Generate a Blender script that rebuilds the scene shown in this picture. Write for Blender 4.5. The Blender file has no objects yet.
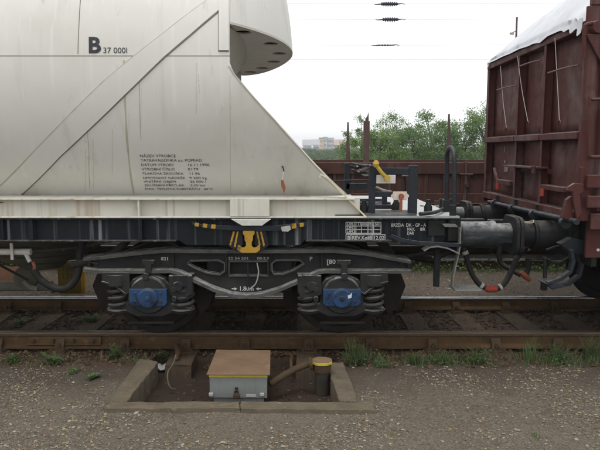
import bpy, bmesh, math, random
from mathutils import Vector, Matrix, noise as mnoise
R = math.radians
S = bpy.context.scene
C = S.collection
# ------------------------------------------------------------------ camera, sky, sun, exposure
F_PX, PITCH, CAM_H, CAM_D = 620.0, R(6.8974), 1.82, 6.85
cd = bpy.data.cameras.new('camera'); cam = bpy.data.objects.new('camera', cd); C.objects.link(cam)
cam.location = (0, -CAM_D, CAM_H); cam.rotation_euler = (R(90) - PITCH, 0, 0)
cd.sensor_width = 36.0; cd.lens = 36.0 * F_PX / 600.0; cd.clip_end = 6000; cd.clip_start = 0.05
S.camera = cam
SUN_EL, SUN_AZ = R(68), R(200)
W = bpy.data.worlds.new('World'); S.world = W; W.use_nodes = True
wn = W.node_tree.nodes; wl = W.node_tree.links; wn.clear()
wo = wn.new('ShaderNodeOutputWorld'); bg = wn.new('ShaderNodeBackground'); bg.inputs[1].default_value = 0.1
sky = wn.new('ShaderNodeTexSky'); sky.sky_type = 'NISHITA'; sky.sun_disc = False
sky.sun_elevation = SUN_EL; sky.sun_rotation = SUN_AZ
wtc = wn.new('ShaderNodeTexCoord'); wnz = wn.new('ShaderNodeTexNoise'); wnz.inputs['Scale'].default_value = 2.2; wnz.inputs['Detail'].default_value = 5
wr = wn.new('ShaderNodeValToRGB'); wr.color_ramp.elements[0].position = .3; wr.color_ramp.elements[1].position = .75
wr.color_ramp.elements[0].color = (12.4, 12.5, 12.7, 1); wr.color_ramp.elements[1].color = (13.4, 13.4, 13.4, 1)
wm = wn.new('ShaderNodeMix'); wm.data_type = 'RGBA'; wm.inputs[0].default_value = 0.93
wl.new(wtc.outputs['Generated'], wnz.inputs['Vector']); wl.new(wnz.outputs[0], wr.inputs[0])
wl.new(sky.outputs[0], wm.inputs[6]); wl.new(wr.outputs[0], wm.inputs[7])
wl.new(wm.outputs[2], bg.inputs[0]); wl.new(bg.outputs[0], wo.inputs[0])
sd = bpy.data.lights.new('sun', 'SUN'); sd.energy = 1.2; sd.angle = R(25); sd.color = (1, .97, .92)
so = bpy.data.objects.new('sun', sd); C.objects.link(so)
sdir = Vector((math.sin(SUN_AZ) * math.cos(SUN_EL), math.cos(SUN_AZ) * math.cos(SUN_EL), math.sin(SUN_EL)))
so.rotation_euler = sdir.to_track_quat('Z', 'Y').to_euler(); so.location = (0, 0, 30)
S.view_settings.view_transform = 'Standard'; S.view_settings.look = 'None'
S.view_settings.exposure = 0.08; S.view_settings.gamma = 1.0; S.view_settings.use_curve_mapping = False

# ------------------------------------------------------------------ measuring helpers (pixels of the photo -> points at a known depth)
CT, ST = math.cos(PITCH), math.sin(PITCH)
CAMP = Vector((0, -CAM_D, CAM_H))
def ray(px, py):
    u = (px - 300) / F_PX; v = (py - 225) / F_PX
    return Vector((u, CT - v * ST, -ST - v * CT))
def P(px, py, Y): d = ray(px, py); return CAMP + d * ((Y - CAMP.y) / d.y)
def PX(px, py, X): d = ray(px, py); return CAMP + d * ((X - CAMP.x) / d.x)
def PZ(px, py, Z): d = ray(px, py); return CAMP + d * ((Z - CAMP.z) / d.z)
BR, BZ = 1.45, 2.56           # tank barrel radius and axis height
def PC(px, py):               # first hit with the tank barrel, axis along x through y=0, z=BZ
    d = ray(px, py); oy, oz = CAMP.y, CAMP.z - BZ
    a = d.y**2 + d.z**2; b = 2 * (oy * d.y + oz * d.z); c = oy**2 + oz**2 - BR**2
    D = b * b - 4 * a * c
    t = (-b - math.sqrt(D)) / (2 * a) if D > 0 else -b / (2 * a)
    return CAMP + d * t
def ang(p): return math.degrees(math.atan2(p.z - BZ, -p.y))     # 0 = side, negative = below
def BARREL(X, a, r=None): r = BR if r is None else r; return Vector((X, -r * math.cos(R(a)), BZ + r * math.sin(R(a))))

# ------------------------------------------------------------------ mesh builder
class MB:
    def __init__(s): s.v = []; s.f = []
    def add(s, vs, fs):
        o = len(s.v); s.v += [tuple(v) for v in vs]; s.f += [tuple(i + o for i in f) for f in fs]; return s
    def box(s, x0, x1, y0, y1, z0, z1):
        x0, x1 = min(x0, x1), max(x0, x1); y0, y1 = min(y0, y1), max(y0, y1); z0, z1 = min(z0, z1), max(z0, z1)
        return s.add([(x0,y0,z0),(x1,y0,z0),(x1,y1,z0),(x0,y1,z0),(x0,y0,z1),(x1,y0,z1),(x1,y1,z1),(x0,y1,z1)],
                     [(0,3,2,1),(4,5,6,7),(0,1,5,4),(1,2,6,5),(2,3,7,6),(3,0,4,7)])
    def pbox(s, px0, py0, px1, py1, y0, y1):     # box whose front face fills a pixel rectangle at depth y0
        a = P(px0, py0, y0); b = P(px1, py1, y0); return s.box(a.x, b.x, y0, y1, a.z, b.z)
    def prism(s, pts, y0, y1):                   # polygon of (x, z), extruded along y
        if sum(pts[i-1][0]*pts[i][1]-pts[i][0]*pts[i-1][1] for i in range(len(pts))) < 0: pts = pts[::-1]
        n = len(pts)
        return s.add([(x, y0, z) for x, z in pts] + [(x, y1, z) for x, z in pts],
                     [tuple(range(n)), tuple(range(2*n-1, n-1, -1))] + [(i, i+n, (i+1) % n + n, (i+1) % n) for i in range(n)])
    def pprism(s, pp, y0, y1): return s.prism([(P(a, b, y0).x, P(a, b, y0).z) for a, b in pp], y0, y1)
    def xprism(s, pts, x0, x1):                  # polygon of (y, z), extruded along x
        if sum(pts[i-1][0]*pts[i][1]-pts[i][0]*pts[i-1][1] for i in range(len(pts))) < 0: pts = pts[::-1]
        n = len(pts)
        return s.add([(x0, y, z) for y, z in pts] + [(x1, y, z) for y, z in pts],
                     [tuple(range(n-1, -1, -1)), tuple(range(n, 2*n))] + [(i, (i+1) % n, (i+1) % n + n, i+n) for i in range(n)])
    def ribbon(s, pts, t, y0, y1):               # bar of thickness t that follows a polyline of (x, z)
        n = len(pts); up = []; dn = []
        for i in range(n):
            a = Vector(pts[max(i-1, 0)]); b = Vector(pts[min(i+1, n-1)]); d = (b - a).normalized(); nn = Vector((-d.y, d.x))
            p = Vector(pts[i]); up.append(p + nn * t / 2); dn.append(p - nn * t / 2)
        for i in range(n-1):
            q = [up[i], up[i+1], dn[i+1], dn[i]]
            fs = [(0,1,5,4), (2,3,7,6), (3,2,1,0), (4,5,6,7)]
            if i == 0: fs.append((3,0,4,7))
            if i == n-2: fs.append((1,2,6,5))
            s.add([(a.x, y0, a.y) for a in q] + [(a.x, y1, a.y) for a in q], fs)
        return s
    def pribbon(s, pp, t, y0, y1): return s.ribbon([(P(a, b, y0).x, P(a, b, y0).z) for a, b in pp], t, y0, y1)
    def tube(s, pts, r, n=10, caps=True):
        pts = [Vector(p) for p in pts]; rs = list(r) if isinstance(r, (list, tuple)) else [r] * len(pts)
        if 3 <= len(pts) <= 14:                  # round off the bends
            q = [pts[0]*2-pts[1]] + pts + [pts[-1]*2-pts[-2]]; np_ = []; nr = []
            for i in range(len(pts)-1):
                for k in range(5):
                    t = k/5; a, b, c, d = q[i:i+4]
                    np_.append(.5*((2*b) + (c-a)*t + (2*a-5*b+4*c-d)*t*t + (3*b-a-3*c+d)*t**3)); nr.append(rs[i]+(rs[i+1]-rs[i])*t)
            pts = np_ + [pts[-1]]; rs = nr + [rs[-1]]
        T = []
        for i in range(len(pts)):
            T.append((pts[min(i+1, len(pts)-1)] - pts[max(i-1, 0)]).normalized())
        u = T[0].orthogonal().normalized(); vs = []; fs = []
        for i, p in enumerate(pts):
            u = (u - T[i] * u.dot(T[i])).normalized(); w = T[i].cross(u)
            for k in range(n):
                a = 2 * math.pi * k / n; vs.append(p + (u * math.cos(a) + w * math.sin(a)) * rs[i])
        for i in range(len(pts)-1):
            for k in range(n):
                k2 = (k+1) % n; fs.append((i*n+k, i*n+k2, (i+1)*n+k2, (i+1)*n+k))
        if caps: fs.append(tuple(range(n-1, -1, -1))); fs.append(tuple(range((len(pts)-1)*n, len(pts)*n)))
        return s.add(vs, fs)
    def cyl(s, a, b, r, n=20): return s.tube([a, b], r, n)
    def bar(s, a, b, w, t, up=(0, 0, 1)):        # rectangular bar from a to b, w wide (across), t thick (along up)
        a = Vector(a); b = Vector(b); d = (b-a).normalized(); x = d.cross(Vector(up)).normalized(); z = x.cross(d)
        vs = []
        for p in (a, b):
            for sx, sz in ((-1,-1),(1,-1),(1,1),(-1,1)): vs.append(p + x*sx*w/2 + z*sz*t/2)
        return s.add(vs, [(0,1,2,3),(7,6,5,4),(0,4,5,1),(1,5,6,2),(2,6,7,3),(3,7,4,0)])
    def lathe(s, prof, c, axis='y', n=40):       # prof = (along axis, radius)
        vs = []; fs = []; c = Vector(c)
        for a, r in prof:
            for k in range(n):
                t = 2*math.pi*k/n; q = {'y': (r*math.cos(t), a, r*math.sin(t)), 'x': (a, r*math.cos(t), r*math.sin(t)), 'z': (r*math.cos(t), r*math.sin(t), a)}[axis]
                vs.append(c + Vector(q))
        m = len(prof)
        for i in range(m-1):
            for k in range(n):
                k2 = (k+1) % n; f = (i*n+k, i*n+k2, (i+1)*n+k2, (i+1)*n+k); fs.append(f if axis != 'y' else f[::-1])
        e0 = tuple(range(n)); e1 = tuple(range((m-1)*n, m*n))
        fs.append(e0[::-1] if axis != 'y' else e0); fs.append(e1 if axis != 'y' else e1[::-1])
        return s.add(vs, fs)
    def grid(s, fn, nu, nv, flip=False):
        vs = [fn(i/nu, j/nv) for i in range(nu+1) for j in range(nv+1)]; fs = []
        for i in range(nu):
            for j in range(nv):
                f = (i*(nv+1)+j, (i+1)*(nv+1)+j, (i+1)*(nv+1)+j+1, i*(nv+1)+j+1); fs.append(f[::-1] if flip else f)
        return s.add(vs, fs)
    def sheet(s, fn, nu, nv, off):               # closed thin sheet: fn(u,v) outer surface, off(u,v,p) the inner point
        a = [Vector(fn(i/nu, j/nv)) for i in range(nu+1) for j in range(nv+1)]
        b = [Vector(off(i/nu, j/nv, a[i*(nv+1)+j])) for i in range(nu+1) for j in range(nv+1)]
        N = len(a); fs = []; ix = lambda i, j: i*(nv+1)+j
        for i in range(nu):
            for j in range(nv):
                f = (ix(i,j), ix(i+1,j), ix(i+1,j+1), ix(i,j+1)); fs.append(f); fs.append(tuple(q+N for q in f[::-1]))
        for i in range(nu):
            for j in (0, nv):
                f = (ix(i,j), ix(i,j)+N, ix(i+1,j)+N, ix(i+1,j)); fs.append(f if j == 0 else f[::-1])
        for j in range(nv):
            for i in (0, nu):
                f = (ix(i,j), ix(i,j+1), ix(i,j+1)+N, ix(i,j)+N); fs.append(f if i == 0 else f[::-1])
        return s.add(a + b, fs)
    def mesh(s, name, smooth=None):
        me = bpy.data.meshes.new(name); me.from_pydata(s.v, [], s.f); me.update()
        if smooth:
            for p in me.polygons: p.use_smooth = True
            me.set_sharp_from_angle(angle=R(smooth))
        return me
    def build(s, name, mat, parent=None, smooth=35, bevel=0, label=None):
        me = s.mesh(name, None if bevel else smooth); me.materials.append(mat)
        return link(name, me, parent, bevel, label)
def link(name, me, parent=None, bevel=0, label=None):
    o = bpy.data.objects.new(name, me); C.objects.link(o); setp(o, parent)
    if bevel:
        m = o.modifiers.new('bevel', 'BEVEL'); m.width = bevel; m.segments = 2; m.limit_method = 'ANGLE'; m.angle_limit = R(40)
    if label: o['label'] = label
    return o
def setp(o, parent):
    if parent is not None:
        o.parent = parent; l = WM[parent.name]; o.matrix_parent_inverse = l.inverted()
    WM[o.name] = Matrix.Identity(4) if o.type == 'MESH' else Matrix.Translation(o.location)
WM = {}
def leafmat(name, cols):
    m = mat(name, cols[0], .6, island=cols, spec=.25); n = m.node_tree.nodes; l = m.node_tree.links; b = n['Principled BSDF']
    tr = n.new('ShaderNodeBsdfTranslucent'); mx = n.new('ShaderNodeMixShader'); mx.inputs[0].default_value = .45
    l.new(b.inputs['Base Color'].links[0].from_socket, tr.inputs[0]); l.new(b.outputs[0], mx.inputs[1]); l.new(tr.outputs[0], mx.inputs[2]); l.new(mx.outputs[0], n['Material Output'].inputs[0])
    return m
def thing(name, label, cat, loc=(0, 0, 0), group=None, kind=None):
    o = bpy.data.objects.new(name, None); o.empty_display_size = .2; o.location = loc; C.objects.link(o); WM[o.name] = Matrix.Translation(loc)
    return tag(o, label, cat, group, kind)
def tag(o, label=None, cat=None, group=None, kind=None):
    if label: o['label'] = label
    if cat: o['category'] = cat
    if group: o['group'] = group
    if kind: o['kind'] = kind
    return o
def plate(name, outer, holes, y0, y1, mat, parent=None, bevel=0):    # flat plate in XZ with real holes
    cu = bpy.data.curves.new(name, 'CURVE'); cu.dimensions = '2D'; cu.fill_mode = 'BOTH'; cu.extrude = abs(y1-y0)/2
    for pl in [outer] + holes:
        sp = cu.splines.new('POLY'); sp.points.add(len(pl)-1); sp.use_cyclic_u = True
        for i, (x, z) in enumerate(pl): sp.points[i].co = (x, z, 0, 1)
    t = bpy.data.objects.new(name, cu); C.objects.link(t)
    dg = bpy.context.evaluated_depsgraph_get(); me = bpy.data.meshes.new_from_object(t.evaluated_get(dg))
    bpy.data.objects.remove(t); bpy.data.curves.remove(cu)
    me.transform(Matrix.Translation((0, (y0+y1)/2, 0)) @ Matrix.Rotation(R(90), 4, 'X'))
    me.materials.clear(); me.materials.append(mat); me.name = name
    for p in me.polygons: p.use_smooth = True
    me.set_sharp_from_angle(angle=R(35))
    return link(name, me, parent, bevel)
def text_mesh(s, size, bold=0.0, xs=1.0, spacing=1.0):
    cu = bpy.data.curves.new('lettering', 'FONT'); cu.body = s; cu.size = size; cu.offset = bold; cu.space_character = spacing; cu.resolution_u = 3
    t = bpy.data.objects.new('lettering', cu); C.objects.link(t)
    dg = bpy.context.evaluated_depsgraph_get(); me = bpy.data.meshes.new_from_object(t.evaluated_get(dg))
    bpy.data.objects.remove(t); bpy.data.curves.remove(cu)
    if xs != 1.0: me.transform(Matrix.Diagonal((xs, 1, 1, 1)))
    return me
def text_width(me): return max(v.co.x for v in me.vertices) if len(me.vertices) else 1
def flat_text(s, loc, size, mat, parent, width=None, name='lettering', bold=0.0):   # faces the camera side (-y)
    me = text_mesh(s, size, bold)
    if width: me.transform(Matrix.Diagonal((width/text_width(me), 1, 1, 1)))
    me.transform(Matrix.Translation(loc) @ Matrix.Rotation(R(90), 4, 'X')); me.materials.clear(); me.materials.append(mat)
    return link(name, me, parent)
def barrel_text(s, px, py, size, mat, parent, width=None, bold=0.0):
    me = text_mesh(s, size, bold); p = PC(px, py); a0 = ang(p)
    k = width/text_width(me) if width else 1
    bm = bmesh.new(); bm.from_mesh(me)
    for v in bm.verts:
        q = BARREL(p.x + v.co.x*k, a0 + math.degrees(v.co.y/BR), BR + .004); v.co = q
    bm.to_mesh(me); bm.free(); me.materials.clear(); me.materials.append(mat)
    return link('lettering', me, parent)

# ------------------------------------------------------------------ materials
def mat(name, col, rough=.6, col2=None, nscale=3.0, namt=.5, stretch=None, streak=None, dust=None, metal=0.0, bump=0.0, bscale=60.0, spec=.15, patches=None, island=None):
    """col2/namt: noise variation; streak=(colour, amount, scale x, threshold): runs down the face; dust=(colour, amount) lies on upward faces;
       patches=[(colour, scale, threshold, softness)]: stains, rust, chips; island=[colours] per loose piece"""
    m = bpy.data.materials.new(name); m.use_nodes = True; n = m.node_tree.nodes; l = m.node_tree.links
    b = n['Principled BSDF']; b.inputs['Roughness'].default_value = rough; b.inputs['Metallic'].default_value = metal
    b.inputs['Specular IOR Level'].default_value = spec
    geo = n.new('ShaderNodeNewGeometry'); pos = geo.outputs['Position']
    def rgb(c): q = n.new('ShaderNodeRGB'); q.outputs[0].default_value = (*c, 1); return q.outputs[0]
    def mix(f, a, c):
        q = n.new('ShaderNodeMix'); q.data_type = 'RGBA'
        if isinstance(f, float): q.inputs[0].default_value = f
        else: l.new(f, q.inputs[0])
        l.new(a, q.inputs[6]); l.new(c, q.inputs[7]); return q.outputs[2]
    def noise(scale, vec=None, detail=6.0, sc=(1,1,1), roughn=.6):
        mp = n.new('ShaderNodeMapping'); mp.inputs['Scale'].default_value = sc; l.new(vec or pos, mp.inputs[0])
        q = n.new('ShaderNodeTexNoise'); q.inputs['Scale'].default_value = scale; q.inputs['Detail'].default_value = detail; q.inputs['Roughness'].default_value = roughn
        l.new(mp.outputs[0], q.inputs['Vector']); return q.outputs[0]
    def rng(v, a, c, lo=0.0, hi=1.0):
        q = n.new('ShaderNodeMapRange'); q.inputs[1].default_value = a; q.inputs[2].default_value = c; q.inputs[3].default_value = lo; q.inputs[4].default_value = hi
        l.new(v, q.inputs[0]); return q.outputs[0]
    cur = rgb(col)
    if island:
        rp = n.new('ShaderNodeValToRGB'); rp.color_ramp.interpolation = 'CONSTANT'
        while len(rp.color_ramp.elements) < len(island): rp.color_ramp.elements.new(.5)
        for i, c in enumerate(island): rp.color_ramp.elements[i].position = i/len(island); rp.color_ramp.elements[i].color = (*c, 1)
        l.new(geo.outputs['Random Per Island'], rp.inputs[0]); cur = rp.outputs[0]
    if col2: cur = mix(rng(noise(nscale, sc=stretch or (1,1,1)), .35, .68, 0, namt), cur, rgb(col2))
    for pc in (patches or []):
        cur = mix(rng(noise(pc[1], detail=8.0, sc=pc[4] if len(pc) > 4 else (1,1,1)), pc[2], pc[2]+pc[3]), cur, rgb(pc[0]))
    if streak:
        for sk in (streak if isinstance(streak, list) else [streak]):
            c, amt, sx, th = sk
            nz = noise(1.0, sc=(sx, sx*.5, .35), detail=3.0); cur = mix(rng(nz, th, th+.14, 0, amt), cur, rgb(c))
    if dust:
        sp = n.new('ShaderNodeSeparateXYZ'); l.new(geo.outputs['Normal'], sp.inputs[0])
        up = rng(sp.outputs[2], .3, .9, 0, dust[1]); nz = rng(noise(14.0), .3, .65)
        mu = n.new('ShaderNodeMath'); mu.operation = 'MULTIPLY'; l.new(up, mu.inputs[0]); l.new(nz, mu.inputs[1])
        cur = mix(mu.outputs[0], cur, rgb(dust[0]))
    l.new(cur, b.inputs['Base Color'])
    rr = rng(noise(9.0), .3, .7, max(rough-.12, .05), min(rough+.15, 1)); l.new(rr, b.inputs['Roughness'])
    if bump:
        bp = n.new('ShaderNodeBump'); bp.inputs['Strength'].default_value = 1.0; bp.inputs['Distance'].default_value = bump
        l.new(noise(bscale, detail=8.0), bp.inputs['Height']); l.new(bp.outputs[0], b.inputs['Normal'])
    return m
M = {}
def leafmat(name, cols):
    m = mat(name, cols[0], .6, island=cols, spec=.25); n = m.node_tree.nodes; l = m.node_tree.links; b = n['Principled BSDF']
    tr = n.new('ShaderNodeBsdfTranslucent'); mx = n.new('ShaderNodeMixShader'); mx.inputs[0].default_value = .45
    l.new(b.inputs['Base Color'].links[0].from_socket, tr.inputs[0]); l.new(b.outputs[0], mx.inputs[1]); l.new(tr.outputs[0], mx.inputs[2]); l.new(mx.outputs[0], n['Material Output'].inputs[0])
    return m
DUST = (.17, .16, .145)
M['cream'] = mat('cream paint', (.685, .68, .64), .5, (.60, .59, .54), 1.3, .6, streak=[((.46, .445, .39), .30, 7.0, .56), ((.78, .775, .74), .35, 16.0, .58)], bump=.0006, bscale=8, patches=[((.58, .565, .50), .9, .52, .25), ((.44, .40, .31), 2.2, .66, .14), ((.50, .47, .40), 6.0, .64, .10, (1, 1, .25)), ((.36, .31, .23), 30, .72, .05)])
M['cream_sill'] = mat('cream paint on sill', (.60, .585, .525), .55, (.48, .46, .40), 3, .7, streak=[((.36, .27, .16), .7, 7.0, .55), ((.33, .30, .25), .6, 22.0, .57)], patches=[((.45, .38, .26), 9, .62, .12)], bump=.001, bscale=30)
M['cream_stain'] = mat('grimy run on cream paint', (.50, .475, .40), .6, (.36, .33, .26), 6, .7, stretch=(3, 3, .5))
M['seam'] = mat('seam grime and strap shadow', (.17, .155, .13), .8, (.30, .28, .23), 5, .6)  # also colours the painted shadow line below the diagonal strap
M['black'] = mat('dusty black paint', (.008, .011, .014), .5, (.018, .022, .025), 4, .7, streak=[((.36, .37, .38), .75, 11.0, .60), ((.09, .10, .11), .55, 26.0, .55)], dust=(DUST, .8), bump=.001, bscale=40)
M['blackr'] = mat('black running gear paint', (.012, .013, .014), .55, (.030, .030, .030), 6, .7, dust=(DUST, .6), bump=.0012, bscale=50)
M['steeldk'] = mat('dark blue grey paint', (.016, .020, .026), .5, (.034, .039, .045), 7, .6, dust=((.22, .21, .20), .6), bump=.0008, bscale=50)
M['bogie'] = mat('grimy cast bogie paint', (.017, .018, .019), .6, (.040, .039, .037), 5, .7, dust=((.36, .355, .34), 1.0), bump=.002, bscale=70, patches=[((.045, .036, .028), 6, .62, .12)])
M['wheel'] = mat('oily brown wheel steel', (.013, .011, .010), .65, (.028, .022, .018), 6, .8, bump=.001, bscale=60)
M['blue'] = mat('blue axle box paint', (.024, .062, .145), .5, (.018, .036, .075), 9, .9, dust=(DUST, .5), patches=[((.015, .018, .028), 9, .53, .14), ((.06, .055, .05), 22, .60, .08)], bump=.001, bscale=80)
M['yellow'] = mat('grimy yellow paint', (.42, .25, .035), .6, (.28, .16, .03), 10, .7, patches=[((.07, .05, .03), 14, .58, .10)])
M['yellow2'] = mat('brass yellow handle', (.48, .33, .06), .45, (.33, .22, .05), 22, .6)
M['white'] = mat('white marking paint', (.62, .62, .60), .6, (.36, .36, .35), 30, .7)
M['whitepl'] = mat('grubby white plate', (.60, .59, .55), .55, (.44, .42, .38), 25, .7)
M['pink'] = mat('stained pale plate', (.60, .54, .48), .6, (.46, .27, .20), 22, .6)
M['letters'] = mat('dark lettering paint', (.035, .035, .05), .6, (.10, .10, .11), 60, .5)
M['red'] = mat('faded red paint', (.34, .055, .035), .55, (.20, .05, .04), 30, .6)
M['redrust'] = mat('rust red handle', (.27, .085, .05), .6, (.18, .07, .05), 30, .6)
M['deck'] = mat('pale deck plate', (.54, .54, .525), .5, (.38, .37, .355), 8, .6, patches=[((.22, .21, .19), 7, .66, .1)])
M['grey_step'] = mat('galvanised step', (.20, .20, .19), .5, (.12, .12, .115), 20, .7, metal=.3, bump=.001, bscale=90)
M['rubber'] = mat('black rubber', (.018, .018, .018), .55, (.035, .034, .033), 9, .7, dust=(DUST, .5))
M['bufbar'] = mat('scuffed buffer barrel', (.020, .023, .026), .38, (.055, .06, .065), 9, .7, patches=[((.12, .125, .13), 6, .54, .16, (.35, 1, 2.0)), ((.02, .02, .022), 14, .62, .06, (.5, 1, 2))], dust=((.40, .40, .39), .8), bump=.001, bscale=70)
M['brown'] = mat('oxide brown wagon paint', (.072, .023, .020), .6, (.084, .037, .033), 2.6, .8, streak=((.15, .11, .10), .4, 8.0, .58), dust=((.24, .20, .185), .9), patches=[((.036, .016, .013), 5, .58, .12), ((.15, .115, .11), 1.9, .53, .22), ((.15, .05, .03), 11, .68, .06)], bump=.002, bscale=18)
M['brown2'] = mat('weathered brown wagon paint', (.085, .040, .033), .7, (.050, .029, .024), 3, .8, streak=((.13, .08, .062), .5, 7.0, .58), dust=((.20, .15, .13), .9), patches=[((.15, .06, .035), 4, .64, .12), ((.03, .02, .017), 6, .62, .1)], bump=.002, bscale=20)
M['stanch'] = mat('brown stanchion paint', (.085, .055, .05), .7, (.12, .085, .075), 5, .7)
M['rope'] = mat('pale cord', (.42, .40, .37), .8)
M['tarp'] = mat('white tarpaulin', (.60, .615, .65), .4, (.50, .515, .55), 2.2, .7, bump=.012, bscale=5, patches=[((.48, .48, .50), 4, .68, .1)])
M['railtop'] = mat('polished rail head', (.45, .46, .47), .28, (.30, .29, .28), 14, .6, metal=.9)
M['railnear'] = mat('dull rail head', (.090, .084, .072), .38, (.060, .052, .042), 9, .7, metal=.4)
M['rust'] = mat('rusty rail side', (.090, .055, .027), .85, (.058, .036, .021), 7, .8, patches=[((.14, .085, .042), 9, .58, .14), ((.028, .022, .016), 4, .58, .14)], bump=.003, bscale=50)
M['rustdk'] = mat('dark rusty fastening', (.075, .049, .029), .85, (.045, .031, .021), 10, .8, bump=.003, bscale=60)
M['sleeper'] = mat('weathered timber sleeper', (.088, .064, .044), .9, (.048, .036, .026), 9, .8, stretch=(6, .6, 1), patches=[((.14, .11, .085), 6, .60, .15)], bump=.006, bscale=40)
M['concrete'] = mat('mossy old concrete', (.145, .120, .086), .9, (.095, .078, .055), 7, .8, patches=[((.21, .185, .15), 16, .60, .1), ((.055, .058, .028), 5, .64, .14)], bump=.006, bscale=55)
M['boxgrey'] = mat('grey box paint', (.200, .215, .205), .6, (.150, .160, .150), 7, .6, streak=((.10, .085, .065), .4, 20.0, .6), patches=[((.10, .065, .04), 16, .70, .06)])
M['lid'] = mat('rusted brown lid', (.205, .135, .085), .8, (.150, .098, .062), 4, .8, patches=[((.12, .078, .052), 12, .60, .1), ((.26, .185, .125), 5, .58, .14)], bump=.0015, bscale=60)
M['yedge'] = mat('yellow edge paint', (.50, .42, .05), .6, (.34, .27, .05), 18, .7, patches=[((.12, .075, .04), 18, .66, .08)])
M['pale'] = mat('worn pale metal', (.42, .42, .40), .55, (.25, .24, .22), 30, .6)
M['pipe'] = mat('pale discharge pipe', (.42, .42, .37), .6, (.25, .24, .20), 6, .7, dust=(DUST, .6))
M['hopper'] = mat('grimy olive hopper paint', (.115, .108, .078), .75, (.07, .065, .048), 3, .8, streak=((.17, .16, .125), .5, 6.0, .58), dust=((.22, .21, .16), .6), bump=.002, bscale=30)
M['dullpipe'] = mat('dull olive grey pipe', (.17, .165, .135), .7, (.10, .095, .075), 5, .7, dust=((.24, .23, .19), .6))
M['rod'] = mat('dull porcelain', (.045, .038, .055), .4, (.07, .06, .075), 9, .5)
M['wire'] = mat('overhead wire', (.07, .07, .07), .6)
M['plaster_y'] = mat('ochre render', (.66, .54, .36), .9, (.60, .49, .33), .2, .5)  # paled in colour for distance haze, like the pinkish render and window glass
M['plaster_w'] = mat('white render', (.66, .67, .68), .9, (.58, .59, .60), .2, .5)
M['plaster_p'] = mat('pinkish render', (.50, .43, .41), .9, (.46, .40, .38), .2, .5)
M['roof'] = mat('grey roof', (.36, .36, .37), .9, (.42, .42, .42), .3, .6)
M['roofr'] = mat('tiled roof', (.40, .31, .29), .9, (.36, .29, .27), .3, .6)
M['glass'] = mat('haze-paled window glass', (.30, .32, .35), .2)
M['bark'] = mat('tree bark', (.10, .085, .065), .9, (.06, .05, .04), 6, .7)
M['leafA'] = leafmat('mid green leaves', [(.13, .22, .065), (.165, .26, .08), (.20, .30, .10), (.105, .18, .055), (.24, .32, .125)])
M['leafB'] = leafmat('blue green leaves', [(.11, .19, .07), (.14, .225, .08), (.165, .25, .095), (.095, .165, .06)])
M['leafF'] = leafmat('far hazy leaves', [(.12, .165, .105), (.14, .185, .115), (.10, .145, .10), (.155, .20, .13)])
M['weed'] = leafmat('weed leaves', [(.085, .145, .05), (.11, .175, .062), (.135, .20, .08), (.095, .15, .07), (.17, .18, .09)])
M['pebble'] = mat('mixed pebbles', (.2, .18, .15), .9, island=[(.18, .155, .118), (.13, .112, .086), (.25, .215, .160), (.10, .086, .067), (.22, .180, .125), (.31, .285, .235), (.15, .136, .115), (.27, .20, .12), (.11, .090, .066), (.20, .18, .15), (.16, .14, .11), (.12, .105, .085)])
M['ballast'] = mat('grimy ballast', (.07, .06, .05), .95, island=[(.050, .041, .031), (.072, .056, .040), (.040, .034, .027), (.088, .062, .040), (.064, .056, .047)], bump=.004, bscale=50)
M['rubble'] = mat('rusty rubble', (.12, .07, .04), .95, island=[(.080, .047, .029), (.058, .036, .024), (.105, .068, .044), (.045, .031, .022)], bump=.004, bscale=50)
M['foil'] = mat('crumpled pale wrapper', (.55, .55, .55), .4, (.35, .35, .35), 20, .6)
M['sheet'] = mat('rusty orange sheet', (.15, .075, .042), .85, (.10, .055, .034), 8, .7)
M['tin'] = mat('shaded yellow board paint', (.17, .125, .02), .6, (.11, .08, .02), 12, .6)  # yellow darkened in the colour for the shade the board stands in
# ================================================================== GROUND
random.seed(7)
GZ = -0.165
def nz(x, y, s, o=0): return mnoise.noise(Vector((x*s, y*s, o)))
# pit with concrete edging, measured on the ground
pA = PZ(127, 401, GZ+.02); pB = PZ(340, 402, GZ+.02)      # inner front corners
PIT_X0, PIT_X1, PIT_Y0, PIT_Y1 = pA.x, pB.x, pA.y, -1.16
def pit_x0(y): return PIT_X0 + (y - PIT_Y0) * .00
def ground_z(x, y):
    z = GZ
    if y < -.95:
        z += .010*nz(x, y, 2.1) + .006*nz(x, y, 7, 3) + .004*nz(x, y, 19, 5)
        if y > -1.55: z += .015*nz(x, y, 5, 9) - .02*max(0, (y+1.4)/.4)
        if PIT_X0-.05 < x < PIT_X1+.05 and y > PIT_Y0-.05: z = -.315 + .03*nz(x, y, 4, 2) + .012*nz(x, y, 14, 7)
    elif y < 1.15: z = -.20 + .012*nz(x, y, 8)
    elif y < 40: z = -.19 + .012*nz(x, y, 2.3) + .006*nz(x, y, 8)
    else: z = -.19 + .0085*(min(y, 500)-40) + .8*nz(x, y, .02)*min(1, (y-40)/60)
    return z
def steps(*segs):
    out = []
    for a, b, n in segs: out += [a + (b-a)*i/n for i in range(n)]
    return out + [segs[-1][1]]
xs = steps((-900, -200, 6), (-200, -30, 10), (-30, -4.4, 26), (-4.4, 4.4, 264), (4.4, 30, 26), (30, 200, 10), (200, 900, 6))
ys = steps((-60, -7, 10), (-7, -4, 20), (-4, -.9, 110), (-.9, 5, 50), (5, 40, 36), (40, 300, 30), (300, 1400, 10))
mb = MB(); mb.v = [(x, y, ground_z(x, y)) for x in xs for y in ys]
ny = len(ys); mb.f = [(i*ny+j, (i+1)*ny+j, (i+1)*ny+j+1, i*ny+j+1) for i in range(len(xs)-1) for j in range(ny-1)]
gm = bpy.data.materials.new('gravel ground'); gm.use_nodes = True
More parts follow.
